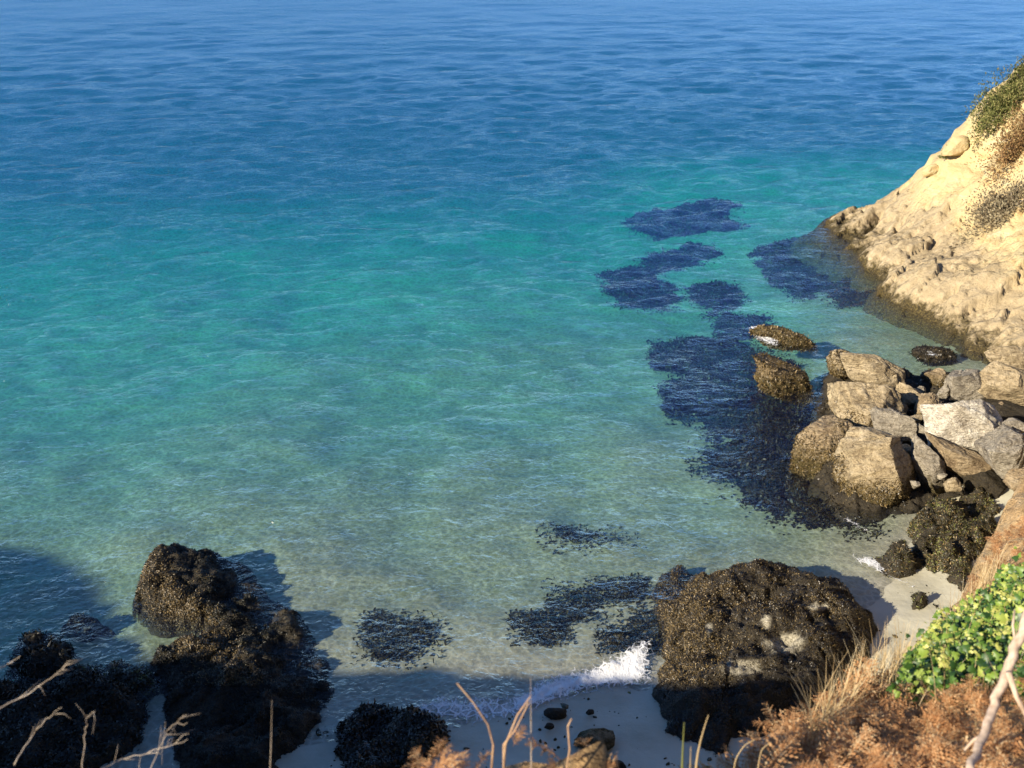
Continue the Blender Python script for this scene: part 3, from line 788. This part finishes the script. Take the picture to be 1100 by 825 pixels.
weed_bed([(598, 650), (612, 634), (645, 624), (685, 626), (676, 638), (640, 648), (618, 660)], 'curved seaweed patch in the shallows left of the large rock', 59, 2400, 0.16, 0.16, mat=M_OLIVE, dens_edge=0.3, soft=0.3)
weed_bed([(556, 666), (575, 660), (604, 664), (606, 680), (585, 686), (560, 680)], 'small oval seaweed patch in shallows behind the breaking wave', 60, 1300, 0.16, 0.15, mat=M_KELP, dens_edge=0.3, soft=0.25)
weed_bed([(402, 668), (425, 661), (455, 666), (452, 676), (462, 692), (442, 704), (410, 706), (396, 698), (425, 688), (408, 678)], 'ragged weed patch in shallows right of the long rock', 61, 1600, 0.12, 0.15, mat=M_OLIVE, dens_edge=0.35, soft=0.35)
weed_bed([(592, 572), (612, 568), (650, 572), (680, 578), (640, 586), (604, 584)], 'faint streak of weed in the shallows farthest from shore', 62, 700, 0.10, 0.14, mat=M_OLIVE, soft=0.4)
weed_bed([(650, 684), (690, 664), (712, 660), (716, 684), (690, 694), (660, 694)], 'dark weed patch touching the left side of the large rock', 63, 1800, 0.15, 0.15, mat=M_KELP, soft=0.25, dens_edge=0.3)
weed_bed([(905, 548), (930, 540), (925, 560), (945, 575), (912, 570)], 'thin weed streak in the shallow channel below the boulders', 64, 700, 0.06, 0.14, mat=M_OLIVE, soft=0.25)

# ---- rocks standing in the water off the boulder heap
SEA = 'small rocks standing in the water'
boulder('sea_rock', 843, 362, 66, 26, 18, 0.02, 'low gold-topped sea rock with a splash of foam', 'rock', M_TAN, 71, 0.9, 12, 0.5, 0.12, 5, 5000, M_WRACKGOLD, 1.2, 0.10, group=SEA)
boulder('sea_rock', 838, 408, 70, 42, 12, 0.12, 'squarish brown weedy sea rock nearest the boulders', 'rock', M_BROWN, 72, 0.9, 12, 0.5, 0.12, 5, 7000, M_WRACKGOLD, 1.2, 0.10, group=SEA)
boulder('sea_rock', 1003, 381, 40, 18, 5, 0.0, 'dark wave-washed rock under the headland foot', 'rock', M_WEEDROCK, 73, 0.9, 8, 0.75, 0.08, 4, 1500, M_WRACK, 0.6, 0.12, group=SEA)

# ---- the boulder heap
B = lambda *a, **k: boulder('boulder', *a, **k)
B(908, 396, 34, 32, 10, 0.5, 'tan weedy boulder at the seaward end of the heap', 'boulder', M_TAN, 81, weed=4000, wz=0.9)
B(938, 402, 74, 34, 28, 0.9, 'long tan slab tilting down at the top left of the heap', 'boulder', M_TAN, 82, 0.9, weed=1200, wz=0.4)
B(928, 438, 84, 54, 30, 0.8, 'big rounded tan boulder in the middle of the seaward row', 'boulder', M_TAN, 83, 0.9, cut=0.62, weed=5000, wz=0.75)
B(936, 502, 92, 72, 44, 0.7, 'largest tan boulder with a weedy foot, lowest of the seaward row', 'boulder', M_TAN, 84, 0.85, cut=0.52, weed=9000, wz=0.75)
B(884, 486, 58, 70, 30, 0.25, 'ragged weed-covered rock at the lower left foot of the heap', 'boulder', M_BROWN, 85, 0.9, weed=9000, wz=0.9)
B(896, 470, 32, 30, 0, 0.6, 'small knobbly tan boulder on the weed-covered rock', 'boulder', M_TAN, 86, 0.9)
B(958, 462, 52, 34, 45, 0.7, 'dark grey wedge leaning between two big tan boulders', 'boulder', M_GREY, 87)
B(980, 428, 34, 22, 25, 0.7, 'small tan boulder behind the big rounded one', 'boulder', M_TAN, 88)
B(996, 438, 22, 28, 35, 0.7, 'narrow brown boulder standing left of the white one', 'boulder', M_BROWN, 89)
B(978, 452, 36, 9, -10, 1.0, 'thin pale slab lying flat left of the white boulder', 'boulder', M_TAN, 90)
B(992, 462, 24, 9, 28, 0.9, 'thin pale sliver below the flat slab', 'boulder', M_GREY, 91)
B(1008, 405, 28, 18, 0, 0.5, 'small dark boulder at the water between slab and headland', 'boulder', M_BROWN, 92, weed=800, wz=0.5)
B(1040, 414, 44, 40, 40, 1.0, 'pointed grey boulder leaning above the white one', 'boulder', M_GREY, 93)
B(1037, 457, 82, 54, 4, 1.4, 'bright white boulder on top of the heap', 'boulder', M_WHITE, 94, 0.9, cut=0.6)
B(1030, 495, 72, 32, 40, 0.9, 'long brown slab tilted below the white boulder', 'boulder', M_BROWN, 95, 0.8)
B(998, 502, 30, 66, -28, 0.7, 'narrow striped slab leaning beside the largest tan boulder', 'boulder', M_GREY, 96, 0.9)
B(973, 486, 22, 16, 10, 0.7, 'small tan stone wedged right of the largest tan boulder', 'boulder', M_TAN, 97)
B(1084, 486, 50, 50, 0, 1.5, 'broad grey boulder right of the brown slab', 'boulder', M_GREY, 98, 0.9)
B(1088, 458, 24, 20, 0, 1.7, 'small pale boulder right of the white one', 'boulder', M_GREY, 99)
B(1064, 482, 18, 22, 20, 1.2, 'small tan stone between the white and the broad grey boulders', 'boulder', M_TAN, 100)
B(1084, 414, 66, 44, 20, 1.1, 'wide pale slab against the headland above the white boulder', 'boulder', M_TAN, 101, 0.9)
B(1092, 385, 60, 26, 10, 0.9, 'low tan slab at the foot of the headland ledges', 'boulder', M_TAN, 102, 0.9)
B(1096, 516, 30, 28, 0, 1.6, 'tan boulder at the frame edge below the broad grey one', 'boulder', M_BROWN, 103)
B(1060, 520, 40, 26, 20, 0.5, 'dark boulder in the shaded gap below the brown slab', 'boulder', M_WEEDROCK, 104)
B(1075, 450, 90, 50, 10, 0.3, 'dark underlying rock behind the white boulder', 'boulder', M_WEEDROCK, 106, 0.6)  # added dark filler standing in for shade between the boulders
reef_rock('dark_gap_base', [(872, 470), (885, 400), (910, 385), (960, 395), (1000, 400), (1060, 400), (1140, 400), (1160, 540), (1090, 545), (1040, 540), (960, 548), (905, 548), (875, 515)], 0.25, 0.8,
          'black weedy base added under the boulder heap to darken its gaps', 'rock', 107, n_weed=12000, wl=0.1, base=-0.8, zpx=0.1)  # dark base put in so the shaded gaps of the heap read black
rr = np.random.default_rng(555)
for k, (u, v) in enumerate([(958, 424), (990, 418), (968, 440), (1004, 448), (1014, 424), (960, 480), (984, 474), (1012, 484), (1052, 500), (1068, 504), (1056, 444), (1072, 470), (1022, 520), (984, 520), (1050, 436), (1100, 470), (1012, 512), (1075, 436)]):
    w_ = rr.uniform(9, 19)
    boulder('broken_stone', u, v, w_, w_ * rr.uniform(.5, .9), rr.uniform(-50, 50), rr.uniform(0.5, 0.9), 'small broken stone wedged in a gap between the big boulders', 'stone', [M_TAN, M_GREY, M_BROWN][k % 3], 600 + k, 0.9, 20, 0.5, 0.06, 4, group='broken stones in the gaps of the boulder heap')
# ---- weedy low rocks in the gully below the heap
def gully(outline, h, label, seed, n=5000, **kw):
    return reef_rock('weedy_rock', outline, h, 0.5, label, 'rock', seed, n_weed=n, wl=0.06, base=-0.5, rough=0.3, weedmat=M_OLIVE, group='weedy rocks in the gully below the boulders', **kw)
gully([(985, 552), (1010, 535), (1050, 530), (1080, 540), (1075, 575), (1055, 620), (1035, 640), (1010, 615), (985, 590)], 0.42, 'large olive weedy rock in the gully below the boulders', 111, 20000, gold=lambda u, v: 0.25 + 0 * u, goldmat=M_WRACKGOLD)
gully([(945, 592), (962, 585), (985, 590), (990, 606), (968, 612), (950, 604)], 0.32, 'small golden weedy rock jutting into the shallow channel', 112, 2500, gold=lambda u, v: 1 + 0 * u)
gully([(966, 640), (985, 630), (1000, 640), (1018, 640), (1014, 652), (985, 654)], 0.22, 'low greenish rock on the sand under the ivy bank', 113, 2000)

# ================================================================== foam
def foam(outline, label, seed, zoff=0.05, bumpy=0.05, edge=0.5, zmin=0.0, cover=1.0):
    poly = np.array([at_z(u, v, zoff)[:2] for u, v in outline])
    x0, y0 = poly.min(0) - .2; x1, y1 = poly.max(0) + .2
    st = 0.035
    X, Y = np.meshgrid(np.arange(x0, x1, st), np.arange(y0, y1, st))
    P0 = np.stack([X, Y, 0 * X], -1)
    sd = poly_sd(poly, X, Y)
    Z = np.maximum(seabed(X, Y) + 0.015, zmin + zoff) + bumpy * np.clip(fbm(P0 * 3.5, 4, seed) + 0.3, 0, 2) * smooth(0, edge, sd)
    keep = (sd > 0).ravel()
    V = np.stack([X, Y, Z], -1).reshape(-1, 3); Fq = grid_faces(X.shape[1], X.shape[0]); Fq = Fq[keep[Fq].all(1)]
    used = np.unique(Fq); mp = -np.ones(len(V), int); mp[used] = np.arange(len(used))
    o = mesh_obj('sea_foam', V[used], mp[Fq], M_FOAM)
    cov = smooth(0, edge, sd).ravel()[used] * cover
    attr(o, 'cover', cov)
    return stuff(o, label, 'foam')
foam([(520, 775), (535, 742), (580, 716), (630, 706), (660, 690), (692, 674), (716, 684), (714, 745), (680, 750), (630, 756), (600, 768), (560, 782)], 'white foam of the small wave breaking beside the large rock', 121, 0.04, 0.05, 0.75)
foam([(420, 756), (470, 735), (540, 738), (590, 735), (570, 785), (500, 790), (440, 780)], 'thin broken foam on the shaded water edge', 122, 0.02, 0.01, 0.6, cover=0.66)
foam([(796, 350), (812, 346), (830, 352), (846, 362), (842, 374), (825, 374), (806, 366)], 'white splash around the seaward end of the gold-topped sea rock', 124, 0.07, 0.06, 0.5, cover=0.66)
foam([(985, 372), (1012, 370), (1020, 380), (1005, 386), (988, 382)], 'white splash over the wave-washed rock', 125, 0.16, 0.05, 0.4, cover=0.5)
foam([(900, 590), (940, 592), (975, 618), (1000, 636), (985, 645), (955, 625), (915, 608)], 'lacy foam in the shallow channel by the large rock', 126, 0.02, 0.01, 0.5, cover=0.85)
foam([(890, 545), (915, 552), (945, 570), (950, 590), (925, 575), (900, 562)], 'faint foam streaks at the mouth of the channel', 127, 0.02, 0.01, 0.5, cover=0.75)

# ================================================================== scrub on the headland
def bush(name, u0, v0, ru, rv, y, mat, label, seed, n=2600, leaf=0.075):
    r = np.random.default_rng(seed); n = int(n * 3.8)
    c = ray_hit(u0, v0, headland, 30, 53); d = (c - [0, 0, CAM_H]) @ FWD
    a, b = 1.25 * ru * d / F, 1.2 * rv * d / F
    mb_pts = r.normal(size=(n, 3)); mb_pts /= np.linalg.norm(mb_pts, axis=1)[:, None]
    mb_pts *= (r.random((n, 1)) ** 0.4)
    q = mb_pts * (1 + 0.75 * fbm(mb_pts * 2.2 + seed, 4, seed, 0.6))[:, None]
    P = c + np.stack([q[:, 0] * a * 0.95, q[:, 1] * a * 0.7, q[:, 2] * b * 0.95 + q[:, 0] * a * 0.35], 1) + [0.05, 0.1, 0]
    P = P[P[:, 2] > headland(P[:, 0], P[:, 1]) - 0.12]; n = len(P); q = P - c + [0.2, 0.2, 0.2]
    Nn = q / (np.linalg.norm(q, axis=1)[:, None] + 1e-9) + [0, 0, .5]; Nn /= np.linalg.norm(Nn, axis=1)[:, None]
    BV, BF = blades(P, Nn, leaf, leaf * 0.5, 0.8, -0.2, seed)
    root = np.array([c[0], c[1], float(headland(np.array([c[0]]), np.array([c[1]]))[0])])
    o = mesh_obj(name, BV, BF, mat, loc=root)
    thing(o, label, 'bush')
    mb = MB()
    for k in range(9):
        e = P[r.integers(n)]; m = (root + e) / 2 + r.normal(size=3) * 0.08
        mb.add(*tube([root - [0, 0, .2], m, e], [0.035, 0.022, 0.008], 5))
    mb.build('stem', M_TWIG, o)
    return o
bush('green_bush', 1078, 118, 24, 26, 46, M_SCRUBGREEN, 'green bush on the skyline of the headland', 131, 3000)
bush('bracken_bush', 1096, 160, 24, 34, 43.5, M_SCRUBRUST, 'rust-brown bush on the headland between green and grey ones', 132, 3000)
bush('grey_bush', 1084, 226, 30, 28, 41, M_SCRUBGREY, 'dull grey-brown bush lowest on the headland face', 133, 3000)
bush('green_bush', 1102, 92, 20, 26, 46, M_SCRUBGREEN, 'olive bush at the very top of the headland', 134, 2000)
bush('small_bush', 1026, 160, 9, 7, 47, M_SCRUBGREEN, 'tiny green tuft beside the pale outcrop on the ridge', 135, 500, 0.08)
boulder('outcrop', 1026, 158, 26, 18, -30, 4.4, 'pale yellow outcrop sticking out of the headland ridge', 'rock', M_HEAD, 141, 0.9, 7, 0.8, 0.08, 4, group='pale outcrops on the ridge')
boulder('outcrop', 1000, 183, 16, 10, -25, 3.2, 'small pale outcrop lower down the ridge', 'rock', M_HEAD, 142, 0.9, 7, 0.8, 0.08, 4, group='pale outcrops on the ridge')

# ================================================================== plants along the cliff top
def cliff_pts(poly_px, n, seed, xr=(-3, 9.5), yr=(1.8, 14)):
    r = np.random.default_rng(seed); out = []
    while len(out) < n:
        x = r.uniform(*xr, 4000); y = r.uniform(*yr, 4000)
        ok = y < np.interp(x, RIM[:, 0], RIM[:, 1]) + 0.15
        x, y = x[ok], y[ok]; z = cliff(x, y)
        u, v = proj(np.stack([x, y, z], -1))
        ok = poly_sd(poly_px, u, v) > 0
        # thin out by distance so that screen density stays natural
        out += list(np.stack([x[ok], y[ok], z[ok]], 1))
    return np.array(out[:n])
def frond_mesh(r, L=0.5):
    """a dead bracken frond: a bowed midrib with curled, ragged leaflets"""
    n = 16; t = np.linspace(0, 1, n)
    bow = r.uniform(0.25, 0.8)
    mid = np.stack([0.06 * np.sin(t * 3 + r.uniform(0, 6)) * L, L * np.sin(t * bow * 1.5) / (bow * 1.5), L * (0.75 * t - bow * 0.75 * t ** 2)], 1)
    V, Fc = [], []
    V0, F0 = tube(mid, np.linspace(0.0045, 0.001, n), 3)
    V += list(V0); Fc += F0
    for k in range(2, n):
        pl = L * 0.30 * (math.sin(math.pi * min(1, (t[k] * 0.85 + 0.1))) ** 0.8) * r.uniform(0.65, 1.1)
        for sd in (-1, 1):
            curl = r.uniform(-0.5, 0.9); fwd = r.uniform(0.2, 0.7)
            m = 5; s = np.linspace(0, 1, m)
            px = mid[k] + np.stack([sd * pl * s, fwd * pl * s, -curl * pl * s ** 2 * 0.7 + 0.1 * pl * s], 1)
            for j in range(m - 1):
                w = pl * 0.17 * (1 - s[j]) + 0.003
                for q in (-1, 1):
                    b = len(V)
                    V += [px[j], px[j + 1], (px[j] + px[j + 1]) / 2 + np.array([sd * 0.15 * w, q * w, r.uniform(-.5, .5) * w])]
                    Fc.append([b, b + 1, b + 2] if q > 0 else [b + 1, b, b + 2])
    return np.array(V), Fc
FR = [frond_mesh(np.random.default_rng(200 + k), 0.5) for k in range(14)]
def place_frond(mb, p, yaw, tilt, s, r):
    V, Fc = FR[r.integers(len(FR))]
    M = np.array(Matrix.Rotation(yaw, 3, 'Z') @ Matrix.Rotation(tilt, 3, 'X') @ Matrix.Rotation(r.normal() * 0.5, 3, 'Y'))
    mb.add(p + (V * s) @ M.T, Fc)
def bracken_mass(pts, seed, s=(0.45, 0.9), per=2):
    r = np.random.default_rng(seed); mb = MB()
    for p in pts:
        for _ in range(per):
            place_frond(mb, p + [0, 0, -0.03], r.uniform(0, 6.28), r.uniform(-0.7, 0.5), r.uniform(*s), r)
    return mb
BR1 = [(1125, 735), (1060, 750), (1010, 760), (960, 745), (930, 760), (890, 785), (845, 795), (800, 812), (780, 850), (1140, 850)]
stuff(bracken_mass(cliff_pts(BR1, 430, 5), 301, (0.20, 0.5)).build('dead_bracken', M_BRACKEN), 'rust-brown dead bracken covering the near cliff edge below the ivy', 'bracken')
BR2 = [(1115, 560), (1090, 555), (1058, 610), (1042, 655), (1020, 680), (1000, 700), (1030, 690), (1060, 640), (1115, 615)]
stuff(bracken_mass(cliff_pts(BR2, 170, 6), 302, (0.18, 0.42)).build('dead_bracken', M_BRACKEN), 'thin orange bracken on the bare earth above the ivy', 'bracken')

def bracken_plant(u, v, y, label, seed, n=12, s=(0.3, 0.6), stalks=()):
    r = np.random.default_rng(seed)
    p = np.array(at_y(u, v, y)); p[2] = float(cliff(np.array([p[0]]), np.array([p[1]]))[0])
    mb = MB()
    for _ in range(n):
        place_frond(mb, p + np.append(r.normal(size=2) * 0.07, r.uniform(0, 0.06)), r.uniform(0, 6.28), r.uniform(-0.6, 0.8), r.uniform(*s), r)
    o = mb.build('bracken_plant', M_BRACKEN, loc=p)
    thing(o, label, 'bracken', 'bracken plants along the cliff edge')
    for st in stalks:
        pts = [np.array(at_y(a, b, y)) for a, b in st]
        mesh_obj('stalk', *tube(np.array(pts), np.linspace(0.004, 0.002, len(pts)), 6), M_STALK, o)
    return o
bracken_plant(470, 835, 2.55, 'curled rusty bracken plant at the bottom left of the thin upright stem', 311, 16, (0.16, 0.34))
bracken_plant(528, 832, 2.55, 'rusty bracken plant with forked bare stalks at bottom middle', 312, 10, (0.14, 0.3),
              stalks=[[(527, 840), (530, 800), (524, 778), (508, 754), (491, 734)], [(540, 840), (543, 800), (556, 768), (570, 748)], [(541, 845), (541, 800), (553, 785), (568, 755)]])
bracken_plant(600, 836, 2.6, 'rusty bracken plant with a tall curled tip right of the thin upright stem', 313, 9, (0.14, 0.36), stalks=[[(607, 840), (612, 805), (610, 780), (614, 772)]])
bracken_plant(838, 812, 3.45, 'upright curled bracken tip in front of the large rock', 314, 8, (0.2, 0.42), stalks=[[(838, 830), (836, 795), (842, 775), (838, 762)]])
bracken_plant(915, 765, 4.2, 'shaggy brown bracken plant at the left end of the ivy', 315, 12, (0.3, 0.6))

# ---- ivy bank
def ivy_leaf(r):
    s = 1.0
    pts = np.array([(0, 0), (.30, -.08), (.52, .12), (.36, .32), (.42, .58), (.18, .62), (0, 1.0), (-.18, .62), (-.42, .58), (-.36, .32), (-.52, .12), (-.30, -.08)]) * s
    z = -0.35 * np.abs(pts[:, 0]) ** 1.3 - 0.12 * pts[:, 1] ** 2
    V = np.concatenate([np.column_stack([pts, z]), [[0, .38, 0.05]]])
    n = len(pts)
    return V, [[k, (k + 1) % n, n] for k in range(n)]
IV, IF = ivy_leaf(None)
def ivy_bank(poly, n, seed, label, umb=0, size=(0.018, 0.056)):
    r = np.random.default_rng(seed); pts = cliff_pts(poly, n, seed)
    c = pts.mean(0)
    mbs = [MB(), MB(), MB()]
    for p in pts:
        h = abs(r.normal()) * 0.11
        nrm = np.array([-0.45, -0.35, 0.8]) + r.normal(size=3) * 0.42
        q = Vector(nrm).to_track_quat('Z', 'Y')
        M = np.array(q.to_matrix() @ Matrix.Rotation(r.uniform(0, 6.28), 3, 'Z'))
        s = r.uniform(*size)
        mbs[0].add(p + [0, 0, 0.03 + h] + (IV * s) @ M.T, IF)
    for k in range(umb):
        p = pts[r.integers(len(pts))] + [0, 0, 0.17 + 0.14 * r.random()]
        for _ in range(16):
            d = r.normal(size=3); d[2] = abs(d[2]); d /= np.linalg.norm(d)
            e = p + d * 0.035
            a, b_ = np.cross(d, [0.3, .5, .8]), np.cross(d, [0.8, -.3, .2]); w = 0.012
            mbs[1].add([e - a * w, e + b_ * w, e + a * w, e - b_ * w], [[0, 1, 2, 3]])
    vines = []
    for k in range(30 if n > 500 else 6):
        p = pts[r.integers(len(pts))]; q = pts[np.argsort(((pts - p) ** 2).sum(1))[r.integers(4, 30)]]
        vines.append(tube([p - [0, 0, .02], (p + q) / 2 + [0, 0, .05 + .08 * r.random()], q + [0, 0, .06]], [0.006, 0.005, 0.003], 5))
    o = bpy.data.objects.new('ivy', None); scene.collection.objects.link(o); o.location = c
    thing(o, label, 'ivy')
    mbs[0].build('leaves', M_IVY, o, kind='stuff')
    if umb: mbs[1].build('flower_heads', M_UMBEL, o, kind='stuff')
    for V, Fc in vines: mesh_obj('vine_stem', V, Fc, M_TWIG, o)
    return o
ivy_bank([(1110, 620), (1070, 640), (1030, 668), (1000, 690), (965, 735), (955, 760), (1000, 762), (1050, 750), (1110, 730)], 4600, 321, 'glossy green ivy with yellow flower heads on the bank', 100)
ivy_bank([(1120, 730), (1085, 715), (1090, 760), (1120, 770)], 60, 322, 'loose green ivy sprigs under the pale dead branch', 0, (0.04, 0.08))

# ---- grass
def grass_tuft(pts, label, seed, L=(0.15, 0.4), mat=None, name='grass_tuft', wid=0.003, lean=0.6, kind=None):
    r = np.random.default_rng(seed); mb = MB()
    for p in pts:
        l = r.uniform(*L); az = r.uniform(0, 6.28); ln = r.uniform(0.1, lean)
        t = np.linspace(0, 1, 6); d = np.array([math.cos(az), math.sin(az), 0]); s = np.array([-d[1], d[0], 0])
        c = p + np.outer(l * ln * t ** 1.8, d) + np.outer(l * (t - 0.35 * ln * t ** 2), [0, 0, 1])
        w = wid * (1 - t * 0.85)
        V = np.concatenate([c - s * w[:, None], c + s * w[:, None]])
        mb.add(V, [[k, k + 1, k + 7, k + 6] for k in range(5)])
    c = np.mean(pts, 0)
    o = mb.build(name, mat or M_DRY, loc=c)
    return stuff(o, label, 'grass') if kind == 'stuff' else thing(o, label, 'grass')
grass_tuft(cliff_pts([(960, 720), (930, 740), (900, 765), (860, 795), (870, 810), (920, 780), (975, 735)], 520, 331), 'dry straw grass fringing the cliff edge below the ivy', 331, (0.15, 0.5), kind='stuff', name='dry_grass')
grass_tuft(cliff_pts([(1060, 600), (1044, 640), (1005, 685), (1020, 695), (1060, 650), (1080, 610)], 420, 332), 'dry straw grass along the top edge of the ivy', 332, (0.12, 0.35), kind='stuff', name='dry_grass')
grass_tuft(cliff_pts([(1110, 640), (1000, 690), (960, 760), (1000, 800), (1110, 790)], 200, 333), 'scattered dry stems rising through the ivy and bracken', 333, (0.15, 0.4), kind='stuff', name='dry_grass')
def blade_at(u0, v0, u1, v1, y, bend, label, mat, wid=0.006, cat='grass', name='grass_blade', group=None):
    t = np.linspace(0, 1, 10)
    P = np.array([at_y(u0 + (u1 - u0) * s + bend * math.sin(s * math.pi * .5) * (1 - s) * 2, v0 + (v1 - v0) * s, y) for s in t])
    V, Fc = tube(P, wid * (1 - 0.8 * t), 5)
    return thing(mesh_obj(name, V, Fc, mat, loc=P[0]), label, cat, group)
GB = 'single stems at the cliff edge'
blade_at(571, 845, 570, 728, 2.6, 0, 'thin straight pale stem standing upright at bottom middle', M_TWIG, 0.0030, 'stem', 'dry_stem', GB)
blade_at(289, 845, 292, 752, 2.6, 1, 'thin dark-and-pale stem standing upright at bottom left', M_TWIG, 0.0022, 'stem', 'dry_stem', GB)
blade_at(733, 845, 735, 776, 2.8, -1, 'short green blade left of the pale curved one', M_GREENBLADE, 0.006, 'grass', 'grass_blade', GB)
blade_at(748, 845, 761, 768, 2.8, -6, 'pale blade curving up to the right before the large rock', M_DRY, 0.006, 'grass', 'grass_blade', GB)
blade_at(741, 845, 742, 802, 2.8, 0, 'shortest straw blade between the green and pale ones', M_DRY, 0.004, 'grass', 'grass_blade', GB)
def arch_blade(pts, y, label, mat, w):
    P = np.array([at_y(u, v, y) for u, v in pts])
    k = np.arange(len(P)); t = np.linspace(0, len(P) - 1, 16)
    P = np.stack([np.interp(t, k, P[:, j]) for j in range(3)], 1)
    for _ in range(2): P[1:-1] = (P[:-2] + 2 * P[1:-1] + P[2:]) / 4
    return thing(mesh_obj('grass_blade', *tube(P, np.linspace(w, w * .4, len(P)), 5), mat, loc=P[0]), label, 'grass', GB)
arch_blade([(786, 845), (790, 815), (800, 800), (812, 794)], 2.9, 'pale arching blade over the shadowed front of the large rock', M_DRY, 0.003)
arch_blade([(812, 845), (815, 820), (818, 805), (828, 797)], 2.95, 'drooping seeded blade beside the upright bracken tip', M_DRY, 0.003)
arch_blade([(862, 830), (858, 805), (856, 790), (857, 770)], 3.5, 'straight pale blade right of the upright bracken tip', M_DRY, 0.003)

# ---- bare twigs at the lower left
def twig(main, y, label, seed, w=0.006, side=5, name='bare_twig', mat=None, group='bare twigs at the lower left', sl=28):
    r = np.random.default_rng(seed)
    P = np.array([at_y(u, v, y + 0.1 * math.sin(k)) for k, (u, v) in enumerate(main)])
    k = np.arange(len(P)); t = np.linspace(0, len(P) - 1, len(P) * 4)
    Q = np.stack([np.interp(t, k, P[:, j]) for j in range(3)], 1) + r.normal(size=(len(t), 3)) * 0.0025
    mb = MB(); mb.add(*tube(Q, np.linspace(w, w * .3, len(Q)), 6))
    o = mb.build(name, mat or M_TWIG, loc=P[0])
    thing(o, label, 'twig', group)
    for s in range(side):
        i = r.integers(len(Q) // 4, len(Q) - 1); d = Q[min(i + 1, len(Q) - 1)] - Q[i - 1]; d /= np.linalg.norm(d) + 1e-9
        v = d + r.normal(size=3) * 0.75; v /= np.linalg.norm(v); l = r.uniform(0.4, 1.2) * sl / F * y * 1.2
        pts = [Q[i], Q[i] + v * l * .5 + r.normal(size=3) * .004, Q[i] + v * l + r.normal(size=3) * .01]
        mesh_obj('side_shoot', *tube(pts, [w * .5, w * .4, w * .2], 5), mat or M_TWIG, o)
    return o
twig([(-20, 772), (30, 745), (55, 728), (75, 712)], 2.7, 'bare twig slanting up from the left frame edge', 401, 0.0023, 6)
twig([(15, 820), (35, 790), (50, 772), (66, 760)], 2.6, 'bare twig leaning right below the slanting one', 402, 0.0021, 5)
twig([(88, 840), (90, 790), (93, 772), (102, 763)], 2.6, 'short upright twig with a hooked tip', 403, 0.0020, 4)
twig([(95, 832), (130, 816), (165, 806), (202, 794)], 2.6, 'nearly level twig reaching right toward the long rock', 404, 0.0023, 9)
twig([(158, 840), (172, 800), (180, 785), (198, 768)], 2.6, 'bushy little twig crossing the level one', 405, 0.0020, 10)
twig([(-8, 720), (5, 716), (14, 710)], 2.7, 'tip of a twig just inside the left frame edge', 406, 0.0020, 1)
# ---- dead branch at the right
def dead_branch():
    P = [at_y(u, v, y) for u, v, y in [(1040, 830, 2.7), (1052, 800, 2.85), (1066, 765, 3.0), (1080, 728, 3.1), (1094, 690, 3.2), (1112, 640, 3.3)]]
    P = np.array(P); k = np.arange(len(P)); t = np.linspace(0, len(P) - 1, 26)
    Q = np.stack([np.interp(t, k, P[:, j]) for j in range(3)], 1) + np.random.default_rng(3).normal(size=(26, 3)) * 0.0035
    o = mesh_obj('dead_branch', *tube(Q, np.linspace(0.015, 0.021, 26), 10), M_BARK, loc=Q[0])
    thing(o, 'pale bare dead branch leaning across the bracken and ivy at the right', 'branch')
    for pts, w in (([(1083, 722, 3.08), (1092, 748, 3.05), (1106, 775, 3.0), (1115, 790, 3.0)], 0.012), ([(1056, 790, 2.9), (1046, 795, 2.9), (1036, 806, 2.9)], 0.008), ([(1092, 697, 3.2), (1088, 672, 3.25), (1090, 655, 3.3)], 0.006)):
        mesh_obj('side_branch', *tube(np.array([at_y(*q) for q in pts]), np.linspace(w, w * .6, len(pts)), 8), M_BARK, o)
dead_branch()
